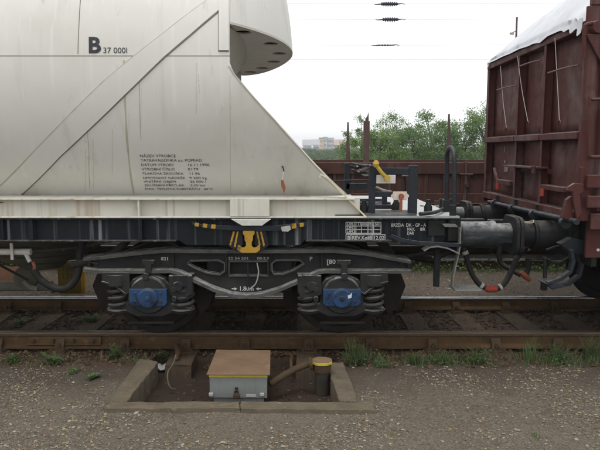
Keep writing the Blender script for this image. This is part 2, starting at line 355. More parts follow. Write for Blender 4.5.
def ground_material(m):
    n = m.node_tree.nodes; l = m.node_tree.links; b = n['Principled BSDF']; b.inputs['Roughness'].default_value = .95; b.inputs['Specular IOR Level'].default_value = .15
    geo = n.new('ShaderNodeNewGeometry'); pos = geo.outputs['Position']; sep = n.new('ShaderNodeSeparateXYZ'); l.new(pos, sep.inputs[0])
    def noise(s, d=8.0):
        q = n.new('ShaderNodeTexNoise'); q.inputs['Scale'].default_value = s; q.inputs['Detail'].default_value = d; q.inputs['Roughness'].default_value = .65; l.new(pos, q.inputs['Vector']); return q.outputs[0]
    def rng(v, a, c, lo=0.0, hi=1.0):
        q = n.new('ShaderNodeMapRange'); q.inputs[1].default_value = a; q.inputs[2].default_value = c; q.inputs[3].default_value = lo; q.inputs[4].default_value = hi; l.new(v, q.inputs[0]); return q.outputs[0]
    def mix(f, a, c):
        q = n.new('ShaderNodeMix'); q.data_type = 'RGBA'; l.new(f, q.inputs[0])
        for s, i in ((a, 6), (c, 7)):
            if isinstance(s, tuple): q.inputs[i].default_value = (*s, 1)
            else: l.new(s, q.inputs[i])
        return q.outputs[2]
    def math_(op, a, c):
        q = n.new('ShaderNodeMath'); q.operation = op
        for s, i in ((a, 0), (c, 1)):
            if isinstance(s, (int, float)): q.inputs[i].default_value = s
            else: l.new(s, q.inputs[i])
        return q.outputs[0]
    vor = n.new('ShaderNodeTexVoronoi'); vor.inputs['Scale'].default_value = 105; l.new(pos, vor.inputs['Vector'])
    vs = n.new('ShaderNodeSeparateColor'); l.new(vor.outputs['Color'], vs.inputs[0])
    c = mix(rng(noise(1.1), .38, .62), (.158, .132, .100), (.098, .076, .053))
    c = mix(math_('MULTIPLY', rng(noise(4.0), .45, .65), .6), c, (.120, .098, .070))
    c = mix(rng(noise(26), .40, .62), c, (.160, .138, .108))
    c = mix(math_('MULTIPLY', rng(vs.outputs[0], .6, .98), .5), c, (.25, .225, .18))           # pale grit
    c = mix(math_('MULTIPLY', rng(vs.outputs[1], .70, .95), .5), c, (.055, .046, .038))          # dark grit
    # earth beside and under the rails: dark soil, then rusty fines
    yw = math_('ADD', sep.outputs[1], math_('MULTIPLY', rng(noise(3.0), .3, .7, -.5, .5), .45))
    c = mix(math_('MULTIPLY', rng(yw, -2.15, -1.55), .7), c, (.062, .050, .040))
    c = mix(math_('MULTIPLY', rng(yw, -1.45, -1.2), .8), c, (.075, .047, .031))
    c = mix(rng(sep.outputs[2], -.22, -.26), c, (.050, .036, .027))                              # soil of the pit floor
    c = mix(rng(yw, 1.1, 1.5), c, mix(rng(noise(30), .4, .65), (.165, .137, .108), (.105, .088, .07)))  # gravel between the tracks
    far = rng(sep.outputs[1], 7.2, 12); c = mix(far, c, mix(rng(noise(.6), .4, .6), (.06, .09, .03), (.10, .10, .05)))   # rough grass beyond
    l.new(c, b.inputs['Base Color'])
    bp = n.new('ShaderNodeBump'); bp.inputs['Distance'].default_value = .012; bp.inputs['Strength'].default_value = 1
    h = math_('ADD', math_('MULTIPLY', vor.outputs['Distance'], -.6), noise(42)); l.new(h, bp.inputs['Height']); l.new(bp.outputs[0], b.inputs['Normal'])
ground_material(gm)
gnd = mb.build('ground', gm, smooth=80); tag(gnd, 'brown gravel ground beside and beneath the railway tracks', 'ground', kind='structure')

# pale concrete path beyond the second track
mb = MB(); mb.box(-30, 30, 6.2, 7.3, -.30, -.115)
tag(mb.build('path', mat('pale concrete path', (.44, .43, .40), .9, (.34, .33, .31), 2, .7), bevel=.01), 'pale concrete strip beyond the brown flat wagon', 'path', kind='structure')

# ================================================================== RAILWAY TRACK (near)
def rail_profile(yc, zt, s=1.0):      # (y,z) closed outline of a flat-bottomed rail
    return [(yc+a*s, zt+b*s) for a, b in [(-.030,-.0), (-.036,-.008), (-.036,-.036), (-.010,-.048), (-.008,-.125), (-.035,-.140), (-.070,-.148), (-.070,-.160),
                                      (.070,-.160), (.070,-.148), (.035,-.140), (.008,-.125), (.010,-.048), (.036,-.036), (.036,-.008), (.030,-.0)]]
def sleeper_mesh(name, L=2.5, w=.25, h=.15, seed=0):
    rnd = random.Random(seed); m = MB()
    def f(u, v):
        a = u*2*math.pi; return None
    n = 10; vs = []; fs = []
    for i in range(n+1):
        y = -L/2 + L*i/n
        for (x, z) in ((-w/2, 0), (-w/2, -h), (w/2, -h), (w/2, 0), (w*.2, .004), (-w*.25, -.004)):
            vs.append((x + rnd.uniform(-.006, .006), y + (rnd.uniform(-.02, .02) if i in (0, n) else 0), z + rnd.uniform(-.005, .004)))
    for i in range(n):
        for k in range(6):
            k2 = (k+1) % 6; fs.append((i*6+k, (i+1)*6+k, (i+1)*6+k2, i*6+k2))
    fs.append((0,1,2,3,4,5)); fs.append(tuple(n*6+k for k in (5,4,3,2,1,0))); m.add(vs, fs)
    me = m.mesh(name, 30); me.materials.append(M['sleeper']); return me
def chair_mesh(name):                 # rusty base plate with two clamp bolts, origin under the rail axis on the sleeper
    m = MB(); m.box(-.085, .085, -.17, .17, 0, .014)
    for s in (-1, 1):
        m.box(-.055, .055, s*.062, s*.105, .014, .036); m.xprism([(s*.045, .03), (s*.10, .03), (s*.085, .06), (s*.05, .115), (s*.04, .115)], -.045, .045)
        m.tube([(0, s*.095, .03), (0, s*.095, .075)], .013, 8); m.tube([(0, s*.095, .04), (0, s*.095, .058)], .024, 6)
        m.tube([(.06, s*.14, .01), (.06, s*.14, .035)], .018, 6); m.tube([(-.06, s*.14, .01), (-.06, s*.14, .035)], .018, 6)
    me = m.mesh(name, 30); me.materials.append(M['rustdk']); return me
def make_track(label, yc, zt, xa, xb, topmats, nsl, x_sl0, dx, plates=True):
    t = thing('railway_track', label, 'track', (0, yc, zt-.18), kind='structure')
    for s, tm in zip((-1, 1), topmats):
        r = MB().xprism(rail_profile(yc+s*.755, zt), xa, xb).build('rail', M['rust'], t, bevel=0)
        h = MB().xprism([(yc+s*.755+a, zt+b) for a, b in ((-.033, -.004), (-.0375, -.009), (-.0375, -.020), (.0375, -.020), (.0375, -.009), (.033, -.004), (.024, .0015), (-.024, .0015))], xa, xb).build('rail_head', tm, r, smooth=60)
    sm = [sleeper_mesh('sleeper', seed=k) for k in range(4)]; cm = chair_mesh('base_plate')
    for k in range(nsl):
        x = x_sl0 + k*dx + random.uniform(-.015, .015)
        o = bpy.data.objects.new('sleeper', sm[k % 4]); C.objects.link(o); o.parent = t
        o.location = Vector((x, random.uniform(-.03, .03), 0)) + Vector((0, 0, zt-.176 - (zt-.18))); o.rotation_euler = (0, 0, random.uniform(-.02, .02))
        if plates:
            for s in (-1, 1):
                p = bpy.data.objects.new('base_plate', cm); C.objects.link(p); p.parent = o; p.location = (0, s*.755 - o.location.y, .002)
    return t
trk = make_track('near railway track carrying the tank wagon and the open wagon', 0, 0, -30, 30, (M['railnear'], M['railtop']), 24, -7.35, .62)
# rail joint: fishplate with bolts on the near rail
a = P(27, 341, -.79); b = P(101, 341, -.79)
fp = MB(); fp.box(a.x, b.x, -.795, -.768, -.125, -.045); fp.box(a.x, b.x, -.812, -.79, -.128, -.108)
fpo = fp.build('fishplate', M['rust'], trk, bevel=.003)
for k in range(4):
    x = a.x + (b.x-a.x)*(.1+.267*k)
    bo = MB(); bo.tube([(x, -.79, -.085), (x, -.822, -.085)], .020, 6); bo.tube([(x, -.82, -.085), (x, -.836, -.085)], .011, 8); bo.build('bolt', M['rustdk'], fpo)
trk2 = make_track('second railway track behind, under the brown flat wagon', 4.45, -.05, -30, 30, (M['railtop'], M['railnear']), 40, -12, .62, False)

M['litter'] = mat('dry leaf litter', (.25, .19, .11), .9, island=[(.26, .20, .12), (.30, .24, .16), (.19, .135, .075), (.29, .21, .11), (.14, .095, .055), (.32, .28, .21)])
# ================================================================== loose stones
def pebbles(name, n, region, size, mt, zfn, label, cat, seed, flat=.6):
    rnd = random.Random(seed); vs = []; fs = []
    for i in range(n):
        x, y = region(rnd); s = size(rnd); z = zfn(x, y) + s*.15
        ax = s*rnd.uniform(.6, 1.3); ay = s*rnd.uniform(.6, 1.2); az = s*flat*rnd.uniform(.6, 1.2); th = rnd.uniform(0, 6.28); ct, st = math.cos(th), math.sin(th)
        o = len(vs)
        for q in ((1,.2,0), (.2,1,.1), (-1,.1,.1), (0,-1,0), (.25,.15,1), (-.3,-.2,.75), (0,0,-.8)):
            qx = q[0]*ax*rnd.uniform(.7, 1.2); qy = q[1]*ay*rnd.uniform(.7, 1.2); vs.append((x+qx*ct-qy*st, y+qx*st+qy*ct, z+q[2]*az))
        fs += [(o, o+1, o+4), (o+1, o+2, o+5), (o+1, o+5, o+4), (o+2, o+3, o+5), (o+3, o, o+4), (o+3, o+4, o+5), (o+1, o, o+6), (o+2, o+1, o+6), (o+3, o+2, o+6), (o, o+3, o+6)]
    m = MB(); m.v = vs; m.f = fs
    return tag(m.build(name, mt, smooth=None), label, cat, kind='stuff')
def in_pit(x, y, e=.16): return PIT_X0-e < x < PIT_X1+e and y > PIT_Y0-.12
def reg_path(r):
    while True:
        y = -1.25 - 2.3*(r.random()**.8); w = (y+CAM_D)*.52+.15; x = r.uniform(-w, w)
        if in_pit(x, y): continue
        d = .12 + .88*max(0, nz(x, y, 1.5, 4)*1.9+.35 + .5*nz(x, y, 5, 6))
        if r.random() < d: return x, y
pebbles('gravel', 22000, reg_path, lambda r: min(.0032*math.exp(r.gauss(.38, .58)), .019), M['pebble'], ground_z, 'pale and brown loose gravel strewn over the foreground ground', 'gravel', 3)
pebbles('leaf_litter', 1000, reg_path, lambda r: r.uniform(.006, .017), M['litter'], lambda x, y: ground_z(x, y)+.003, 'dry tan leaf litter and chips scattered on the gravel', 'leaf litter', 33, .12)
def reg_bed(r):
    return r.uniform(-5.2, 5.2), r.uniform(-.68, 1.1)
pebbles('ballast', 5200, reg_bed, lambda r: r.uniform(.014, .034), M['ballast'], lambda x, y: -.195, 'dark grimy ballast between the rails of the near track', 'ballast', 5, .9)
def reg_rub(r):
    while True:
        x = r.uniform(-4, 4); y = r.gauss(-1.0, .13)
        if y < -.84 and not (in_pit(x, y, .02) and y < -1.0): return x, y
pebbles('rubble', 2000, reg_rub, lambda r: r.uniform(.010, .032), M['rubble'], lambda x, y: ground_z(x, min(y, -.96)) if y < -.95 else -.19, 'rust brown rubble heaped along the near rail', 'rubble', 8, .9)
def reg_mid(r): return r.uniform(-6.5, 6.5), r.uniform(1.1, 3.5)
pebbles('gravel', 5000, reg_mid, lambda r: r.uniform(.008, .022), M['pebble'], ground_z, 'grey brown gravel between the two railway tracks', 'gravel', 9)
def reg_pit(r): return r.uniform(PIT_X0+.02, PIT_X1-.02), r.uniform(PIT_Y0+.03, -1.0)
pebbles('gravel', 260, reg_pit, lambda r: r.uniform(.006, .022), M['rubble'], ground_z, 'dark stones and dirt lying on the pit floor', 'gravel', 10)

# ================================================================== concrete edging of the pit
zt_k = GZ + .035
def kerb(label, px, zlo=-.50):           # top outline in pixels on the plane z = zt_k
    q = [PZ(a, b, zt_k) for a, b in px]; n = len(q)
    m = MB(); rnd = random.Random(len(label))
    def sub(pts, k=12):
        out = []
        for i in range(len(pts)):
            a, b = pts[i], pts[(i+1) % len(pts)]
            for j in range(k):
                p = a.lerp(b, j/k); out.append(p + Vector((rnd.uniform(-.007, .007), rnd.uniform(-.007, .007), 0)) if j else p)
        return out
    q = sub(q); n = len(q)
    if sum(q[i-1].x*q[i].y-q[i].x*q[i-1].y for i in range(n)) < 0: q = q[::-1]
    m.add([(p.x, p.y, zlo) for p in q] + [(p.x, p.y, zt_k+rnd.uniform(-.004, .004)) for p in q], [tuple(range(n-1, -1, -1)), tuple(range(n, 2*n))] + [(i, (i+1) % n, (i+1) % n+n, i+n) for i in range(n)])
    return tag(m.build('concrete_kerb', M['concrete'], bevel=.006), label, 'kerb', 'concrete kerbs edging the pit')
kerb('left half of the front concrete kerb, below the grey box', [(107, 402), (239.2, 401.5), (239.6, 408), (104, 408.5)])
kerb('right half of the front concrete kerb, in front of the yellow capped post', [(240.8, 401.5), (374, 402), (377, 410), (241, 408.5)])
kerb('concrete kerb along the left side of the pit, mossy inner face', [(140, 359), (158, 361.5), (127, 401.2), (106, 401.6)])
kerb('concrete kerb along the right side of the pit', [(326, 364), (343, 361.5), (358, 401.6), (340, 401.3)])

# ================================================================== grey trackside box with brown lid
zL = -.015
fl, fr_, bl, br = PZ(206.5, 374, zL), PZ(270, 374.3, zL), PZ(216.5, 349.5, zL), PZ(270.5, 350, zL)
bx = thing('equipment_box', 'grey steel trackside box with rusty brown lid and yellow edge, standing in the pit', 'box', ((fl.x+fr_.x)/2, fl.y+.25, -.43))
def slab(pts, z0, z1):
    m = MB(); n = len(pts); return m.add([(p.x, p.y, p.z+z0) for p in pts] + [(p.x, p.y, p.z+z1) for p in pts], [tuple(range(n-1, -1, -1)), tuple(range(n, 2*n))] + [(i, (i+1) % n, (i+1) % n+n, i+n) for i in range(n)])
slab([fl, fr_, br, bl], -.010, .0).build('lid', M['lid'], bx, bevel=.003)
ins = [fl + Vector((.016, .018, 0)), fr_ + Vector((-.022, .018, 0)), br + Vector((-.022, -.02, 0)), bl + Vector((.016, -.02, 0))]
slab(ins, -.036, -.0105).build('lid_rim', M['yedge'], bx, bevel=.002)
ins2 = [p + Vector((d, e, 0)) for p, d, e in zip(ins, (.004, -.004, -.004, .004), (.006, .006, -.006, -.006))]
slab(ins2, -.215, -.037).build('body', M['boxgrey'], bx, bevel=.004)
ins3 = [p + Vector((d, e, 0)) for p, d, e in zip(ins2, (.03, -.03, -.03, .03), (.02, .02, -.02, -.02))]
slab(ins3, -.30, -.214).build('plinth', M['boxgrey'], bx)
slab([p + Vector((d, e, 0)) for p, d, e in zip(ins3, (.02, -.02, -.02, .02), (.02, .02, -.02, -.02))], -.46, -.299).build('pedestal', M['concrete'], bx)
yf = ins2[0].y
for px in (211, 262):
    p = P(px, 394.5, yf-.012); MB().box(p.x-.018, p.x+.018, yf-.020, yf+.01, p.z-.014, p.z+.012).build('foot', M['pale'], bx, bevel=.003)
p = P(251, 396, yf-.01); MB().box(p.x-.042, p.x+.042, yf-.008, yf-.001, p.z-.012, p.z+.012).build('name_plate', M['pale'], bx, bevel=.002)
p = P(236.5, 396, yf-.012); pl = MB().box(p.x-.026, p.x+.026, yf-.030, yf-.006, p.z-.018, p.z+.016).build('padlock', M['rustdk'], bx, bevel=.005)
MB().tube([(p.x-.015, yf-.018, p.z+.012), (p.x-.015, yf-.018, p.z+.04), (p.x, yf-.018, p.z+.052), (p.x+.015, yf-.018, p.z+.04), (p.x+.015, yf-.018, p.z+.012)], .005, 8).build('shackle', M['rustdk'], pl)
MB().box(p.x-.012, p.x+.012, yf-.014, yf+.001, p.z+.03, p.z+.075).build('hasp', M['steeldk'], bx, bevel=.002)

# ================================================================== post with chipped yellow cap
M['poststem'] = mat('grimy dark post', (.030, .026, .022), .8, (.06, .05, .04), 9, .8, bump=.003, bscale=50)
yp = -1.62; pc = P(322, 360, yp)
ps = thing('cable_post', 'short dark post with chipped yellow and brown cap, right of the grey box', 'post', (pc.x, yp, -.43))
MB().lathe([(-.46, .062), (pc.z-.07, .062)], (pc.x, yp, 0), 'z', 20).build('stem', M['poststem'], ps)
MB().lathe([(pc.z-.10, .058), (pc.z-.095, .078), (pc.z-.035, .082), (pc.z-.03, .07)], (pc.x, yp, 0), 'z', 20).build('collar', M['rustdk'], ps)
def octo(r, z0, z1, ofs=0):
    m = MB(); q = [(pc.x + r*1.08*math.cos(R(22.5+45*k)), yp + r*math.sin(R(22.5+45*k))) for k in range(8)]
    return m.add([(x, y, z0) for x, y in q] + [(x, y, z1) for x, y in q], [tuple(range(7, -1, -1)), tuple(range(8, 16))] + [(i, (i+1) % 8, (i+1) % 8+8, i+8) for i in range(8)])
octo(.088, pc.z-.028, pc.z-.004).build('cap_rim', M['yedge'], ps, bevel=.003)
octo(.084, pc.z-.0035, pc.z+.004).build('cap', M['lid'], ps, bevel=.003)
a = P(311, 363, yp-.02); e = P(270, 384, -1.75)
pp = MB(); pts = [a, P(300, 367, -1.64), P(288, 373, -1.68), e]; pp.tube(pts, .030, 14); pp.tube([Vector(pts[0])+Vector((.012, 0, .0)), Vector(pts[0])+Vector((-.012, 0, -.004))], .055, 16)
pp.build('cable_pipe', M['rustdk'], ps)
MB().tube([P(291.5, 374, -1.35), P(291, 362, -1.25), P(292, 355, -1.0)], .016, 10).build('drain_rod', M['rust'], ps)

# litter and old cable in the pit
def scrap(label, px, py, size, seed):
    p = PZ(px, py, -.31); rnd = random.Random(seed)
    m = MB().grid(lambda u, v: (p.x + (u-.5)*size*1.6 + rnd.uniform(-.01, .01), p.y + (v-.5)*size + rnd.uniform(-.01, .01), p.z + .035 + rnd.uniform(-.02, .02)), 7, 6)
    o = m.build('wrapper', M['foil'], smooth=None); s = o.modifiers.new('thick', 'SOLIDIFY'); s.thickness = .002
    return tag(o, label, 'wrapper')
scrap('crumpled pale plastic wrapper lying in the left of the pit', 166, 370, .13, 4)
m = MB().tube([P(176, 355, -1.2), P(173, 364, -1.35), P(168, 372, -1.5), P(168, 382, -1.6), P(171, 388, -1.62), P(175, 389, -1.6)], .006, 8)
tag(m.build('cable', M['concrete']), 'thin pale cable end hanging into the left of the pit', 'cable')
m = MB().tube([P(176, 345, -.86), P(178, 352, -1.0), P(176, 358, -1.15)], [.022, .03, .02], 10)
tag(m.build('tie_rod', M['rust']), 'rusty rod end hanging from the near rail into the pit', 'rod')
# ================================================================== TANK WAGON
YB = -1.30
tw = thing('tank_wagon', 'cream powder tank wagon with black underframe and diagonal tank support, at left', 'wagon', (P(245, 331, -.75).x, 0, 0))
# barrel: upper half ends at a dished head, lower half is a saddle plate cut on a slant
XE = PC(229.5, 40).x
cut = [PC(a, b) for a, b in ((231, 66), (233, 72), (254, 97), (275, 120), (300, 148), (322, 172), (345, 194), (352, 202))]
cut = sorted([(ang(p), p.x) for p in cut], reverse=True)
def cutx(a):
    if a >= cut[0][0]: return XE
    for (a0, x0), (a1, x1) in zip(cut, cut[1:]):
        if a >= a1: return x0 + (x1-x0)*(a0-a)/(a0-a1)
    return cut[-1][1] + (cut[-1][0]-a)*.012
A_LO, A_SEAM = -64, ang(PC(115, 56))
XL = -9.0
def shell(a0, a1, na, xr, r0=BR, thick=.012, x0=XL):
    return MB().sheet(lambda u, v: BARREL(x0 + (xr(a0+(a1-a0)*u)-x0)*v, a0+(a1-a0)*u, r0), na, 26, lambda u, v, p: BARREL(p.x, a0+(a1-a0)*u, r0-thick))
shell(A_SEAM+.16, 90, 40, lambda a: XE).build('tank_shell', M['cream'], tw, smooth=50)
shell(A_LO, A_SEAM-.16, 34, cutx).build('saddle_plate', M['cream'], tw, smooth=50)
# the far side of both
def mirror(o, name):
    me = o.data.copy(); me.transform(Matrix.Translation((-.17, 0, 0)) @ Matrix.Diagonal((1, -1, 1, 1))); me.flip_normals(); return link(name, me, tw)
for nm in ('tank_shell', 'saddle_plate'): mirror([c for c in tw.children if c.name.startswith(nm)][0], nm)
# weld seam along the side, vertical seams, stained runs
shell(A_SEAM-.16, A_SEAM+.16, 1, lambda a: XE-.004, BR-.004, .01).build('weld_seam', M['seam'], tw)
M['grime'] = mat('faint grime run', (.63, .62, .57), .55, (.52, .505, .45), 5, .8, stretch=(3, 3, .6))
def strip(name, pixels, w, mt, r1, thick=.006, wv=0):     # narrow band on the barrel that follows pixels
    q = [PC(a, b) for a, b in pixels]; q = [(p.x, ang(p)) for p in q]; rnd = random.Random(int(q[0][0]*100))
    def fn(u, v):
        t = u*(len(q)-1); i = min(int(t), len(q)-2); t -= i; x = q[i][0]+(q[i+1][0]-q[i][0])*t; a = q[i][1]+(q[i+1][1]-q[i][1])*t
        return BARREL(x + (v-.5)*w*(1+wv*math.sin(u*23)), a, r1)
    return MB().sheet(fn, 8*(len(q)-1), 1, lambda u, v, p: BARREL(p.x, ang(p), r1-thick)).build(name, mt, tw)
strip('shell_seam', [(80.5, 0), (79, 25), (78, 54)], .006, M['seam'], BR+.0015)
strip('shell_seam', [(124, 60), (124.5, 85), (126, 120), (129, 160), (134, 194)], .016, M['cream_stain'], BR+.001, wv=.3)
strip('shell_seam', [(230, 75), (230.5, 130), (231, 194)], .004, M['cream_stain'], BR+.001)
strip('shell_seam', [(140, 57), (139.5, 100), (141, 140)], .006, M['cream_stain'], BR+.001, wv=.4)
strip('shell_seam', [(87, 128), (89, 150), (90, 190)], .005, M['cream_stain'], BR+.001, wv=.4)
rr_ = random.Random(12)
for k in range(8):
    px = rr_.uniform(20, 215); y0_ = 219 - (px-0)*.985 if px < 165 else 57; y0_ = max(60, y0_ + rr_.uniform(4, 30)); L_ = rr_.uniform(15, 60); y1_ = min(194, y0_ + L_); dx_ = rr_.uniform(-.6, 1.2)
    if y1_ - y0_ > 8 and not (136 < px < 212 and y1_ > 148): strip('grime_run', [(px, y0_), (px+dx_*.4, (y0_+y1_)/2), (px+dx_, y1_)], rr_.uniform(.003, .009), M['grime'], BR+.0012, wv=.6)
# diagonal doubling strip on the barrel
up_e = [(-60, 246), (-25, 212), (0, 187), (40, 146), (75, 110), (104, 82), (134, 57), (165, 33), (210, -1)]
lo_e = [(-40, 262), (-12, 226), (12, 201), (60, 156), (108, 111), (138, 82), (164, 57), (190, 35), (219, 10.5)]
def band(name, A, B, mt, r1, thick, parent=tw):
    A = [(p.x, ang(p)) for p in (PC(*a) for a in A)]; B = [(p.x, ang(p)) for p in (PC(*a) for a in B)]
    def L(q, u):
        t = u*(len(q)-1); i = min(int(t), len(q)-2); t -= i; return q[i][0]+(q[i+1][0]-q[i][0])*t, q[i][1]+(q[i+1][1]-q[i][1])*t
    def fn(u, v):
        x0, a0 = L(A, u); x1, a1 = L(B, u); return BARREL(x0+(x1-x0)*v, a0+(a1-a0)*v, r1)
    return MB().sheet(fn, 40, 4, lambda u, v, p: BARREL(p.x, ang(p), r1-thick)).build(name, mt, parent, smooth=50)
dg = band('diagonal_strap', up_e, lo_e, M['cream'], BR+.014, .016)
band('strap_edge_tone', [(a+.2, b+.6) for a, b in lo_e], [(a+.9, b+1.1) for a, b in lo_e], M['seam'], BR+.0035, .005, dg)  # shadow under the proud strap, painted as a dark line
band('strap_edge_tone', [(a-1.2, b-.9) for a, b in up_e], [(a-.2, b-.2) for a, b in up_e], M['cream_stain'], BR+.003, .004, dg)
# upright edge strap at the barrel end
band('end_strap', [(219, -6), (219, 20), (219, 50.5)], [(229, -6), (229, 20), (229, 50.5)], M['cream'], BR+.016, .018)
band('end_strap_edge', [(218.2, 10.5), (218.2, 30), (218.2, 51.8)], [(219, 10.5), (219, 30), (219, 51.8)], M['seam'], BR+.003, .004)
band('end_strap_edge', [(218.2, 50.8), (218.2, 51.8)], [(229, 50.8), (229, 51.8)], M['seam'], BR+.003, .004)
# rim along the slanted cut
def rim(a0, a1, w, mt, name, r1):
    return MB().sheet(lambda u, v: BARREL(cutx(a0+(a1-a0)*u) - (1-v)*w, a0+(a1-a0)*u, r1), 24, 1, lambda u, v, p: BARREL(p.x, ang(p), r1-.03)).build(name, mt, tw, smooth=50)
rim(cut[0][0], A_LO, .016, M['cream_stain'], 'saddle_rim', BR+.004)
# dished head above a flat ring plate with lightening holes
ZP = P(229.7, 26.5, -1.30).z
HX = (-.075 - XE); SK = .17
def head(u, v):          # u: plan angle, v: height
    z0_ = ZP - .05*(math.sin(math.pi*(u-.5))+1); z = z0_ + (BZ+BR-.002-z0_)*v; k = math.sqrt(max(0, 1-((z-BZ)/BR)**2)); t = math.pi*(u-.5)
    return Vector((XE + .002 - SK*(math.sin(t)+1)/2 + (HX+SK/2)*(.35+.65*k)*max(0, math.cos(t))**(1.9 if t < 0 else 1.9-.8*math.sin(t)), BR*k*math.sin(t), z))
MB().grid(lambda u, v: head(u, v), 48, 24).build('dished_head', M['cream'], tw, smooth=60)
kz = math.sqrt(1-((ZP-BZ)/BR)**2)
outer = [(head(i/48, 0).x, head(i/48, 0).y) for i in range(49)]
holes = []
for uu in (.20, .36, .49, .61, .73, .85):
    a_, b_ = head(uu-.01, 0), head(uu+.01, 0); d_ = (b_-a_); nn = Vector((-d_.y, d_.x)).normalized(); c = head(uu, 0) + Vector((nn.x, nn.y, 0))*.145
    if nn.x > 0: c = head(uu, 0) - Vector((nn.x, nn.y, 0))*.145
    holes.append([(c.x + .074*math.cos(2*math.pi*k/20), c.y + .074*math.sin(2*math.pi*k/20)) for k in range(20)])
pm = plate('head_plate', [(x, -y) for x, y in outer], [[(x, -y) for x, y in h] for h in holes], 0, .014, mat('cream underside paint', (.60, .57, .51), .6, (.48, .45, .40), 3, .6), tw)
pm.data.transform(Matrix.Rotation(R(90), 4, 'X')); pm.data.transform(Matrix.Translation((0, 0, ZP+.006)))
for vtx in pm.data.vertices: vtx.co.z -= .05*(vtx.co.y/BR+1)
if abs(sum(v.co.y for v in pm.data.vertices)) >= 0: pass
bk = MB(); nb = len(outer); bk.add([(x-.01, y*.98, ZP+.11-.05*(y/BR+1)) for x, y in outer], [tuple(range(nb))]); bk.build('hole_blackout', M['blackr'], tw)  # added dark sheet that stops sky showing through the plate holes
# sloping hopper end below the plate
c1 = P(248, 54, -.25)
def hop(u, v):
    z = ZP - .01 - v*1.75; t = math.pi*(u-.5); k = 1 - v*.62
    return Vector((XE - .03 - SK*(math.sin(t)+1)/2 + (c1.x-XE+.03+SK/2) * max(0, math.cos(t))**1.6 - v*1.42, BR*.95*k*math.sin(t), z))
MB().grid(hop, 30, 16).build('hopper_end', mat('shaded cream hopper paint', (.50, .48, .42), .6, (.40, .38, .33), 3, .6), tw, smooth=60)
# lettering on the barrel
barrel_text('B', 88, 52.6, .185, M['letters'], tw, width=.112, bold=.006)
barrel_text('37 000l', 103, 53.2, .068, M['letters'], tw, width=.205)
rows = [('NÁZEV VÝROBCE', None, 140, 157), ('TATRAVAGÓNKA a.s. POPRAD', None, 141, 161.4), ('DATUM VÝROBY', '16.11.1996', 141.3, 165.9), ('VÝROBNÍ ČÍSLO', '0179', 142, 170.2),
        ('TLAKOVÁ ZKOUŠKA', '11.96', 142.7, 174.5), ('HMOTNOST NÁDRŽE', '9 200 kg', 143.2, 178.8), ('VNITŘNÍ OBJEM', '36 000 l', 144, 182.4), ('ZKUŠEBNÍ PŘETLAK', '3,25 bar', 144.7, 186.0), ('MAX. TEPLOTA SUBSTRÁTU', '60°C', 145.2, 189.6)]
wid = [36, 61, 33, 33, 41, 42, 32, 40, 55]; vx = [0, 0, 187.5, 188, 189, 189.5, 190, 190.5, 204]; vw = [0, 0, 22, 10.5, 11, 17.5, 16, 15.5, 9]
for (t1, t2, px, py), w, x2, w2 in zip(rows, wid, vx, vw):
    k = PC(px+w, py).x - PC(px, py).x; barrel_text(t1, px, py, .042, M['letters'], tw, width=k)
    if t2: barrel_text(t2, x2, py, .042, M['letters'], tw, width=PC(x2+w2, py).x - PC(x2, py).x)
# small hook, cord and red tag
p = PC(283, 168.5); e = PC(283.3, 186)
MB().tube([p+Vector((-.01, -.005, .02)), p+Vector((0, -.035, .01)), p+Vector((.008, -.03, -.02)), p+Vector((0, -.008, -.025))], .006, 8).build('hook', M['rustdk'], tw)
MB().tube([p+Vector((0, -.02, -.01)), p+Vector((.004, -.03, -.05)), p+Vector((-.006, -.03, -.10))], .005, 6).build('cord', M['whitepl'], tw)
q = p+Vector((-.006, -.03, -.10)); MB().prism([(q.x-.012, q.z), (q.x+.012, q.z-.01), (q.x+.03, q.z-.075), (q.x+.018, q.z-.13), (q.x-.01, q.z-.06)], q.y-.004, q.y+.006).build('red_tag', M['redrust'], tw)
# cream side sill: web, top and bottom flange, stiffeners, boxed bracket
x0, x1 = XL, P(366, 210, YB).x; zt, zb = P(100, 198.5, YB).z, P(100, 217.8, YB).z
sl = MB().box(x0, x1-.05, YB+.07, YB+.085, zb+.012, zt-.012).build('side_sill', M['cream_sill'], tw)
MB().box(x0, x1-.10, YB-.01, YB+.50, zt-.012, zt).build('sill_top_flange', M['cream_sill'], sl, bevel=.002)
MB().box(x0, x1, YB-.02, YB+.50, zb, zb+.012).build('sill_bottom_flange', M['cream_sill'], sl, bevel=.002)
for px in (-40, 138.5): x = P(px, 208, YB).x; MB().box(x-.008, x+.008, YB, YB+.071, zb+.011, zt-.011).build('stiffener', M['cream_sill'], sl)
a, b = P(230, 199, YB-.02), P(269.5, 218, YB-.02); MB().box(a.x, b.x, YB-.03, YB+.069, zb+.014, zt+.003).build('bracket_plate', M['cream_sill'], sl, bevel=.003)
MB().pprism([(231, 219.3), (271, 219.3), (262, 225.8), (242, 225.8)], YB-.05, YB+.02).build('jacking_pad', M['whitepl'], tw, bevel=.004)
# slanting end gusset: plate in line with the sill, with a proud edge flange
gy = YB+.03
MB().pprism([(321, 173.5), (328, 177.5), (341, 190.5), (336, 190.5), (333, 186), (319, 177)], gy, gy+.02).build('end_gusset', M['cream'], tw)
MB().pribbon([(321, 174.5), (328, 178.5), (367, 218)], .014, gy-.03, gy+.09).build('gusset_flange', mat('yellowed cream edge', (.62, .56, .40), .55, (.50, .45, .33), 9, .6), tw)

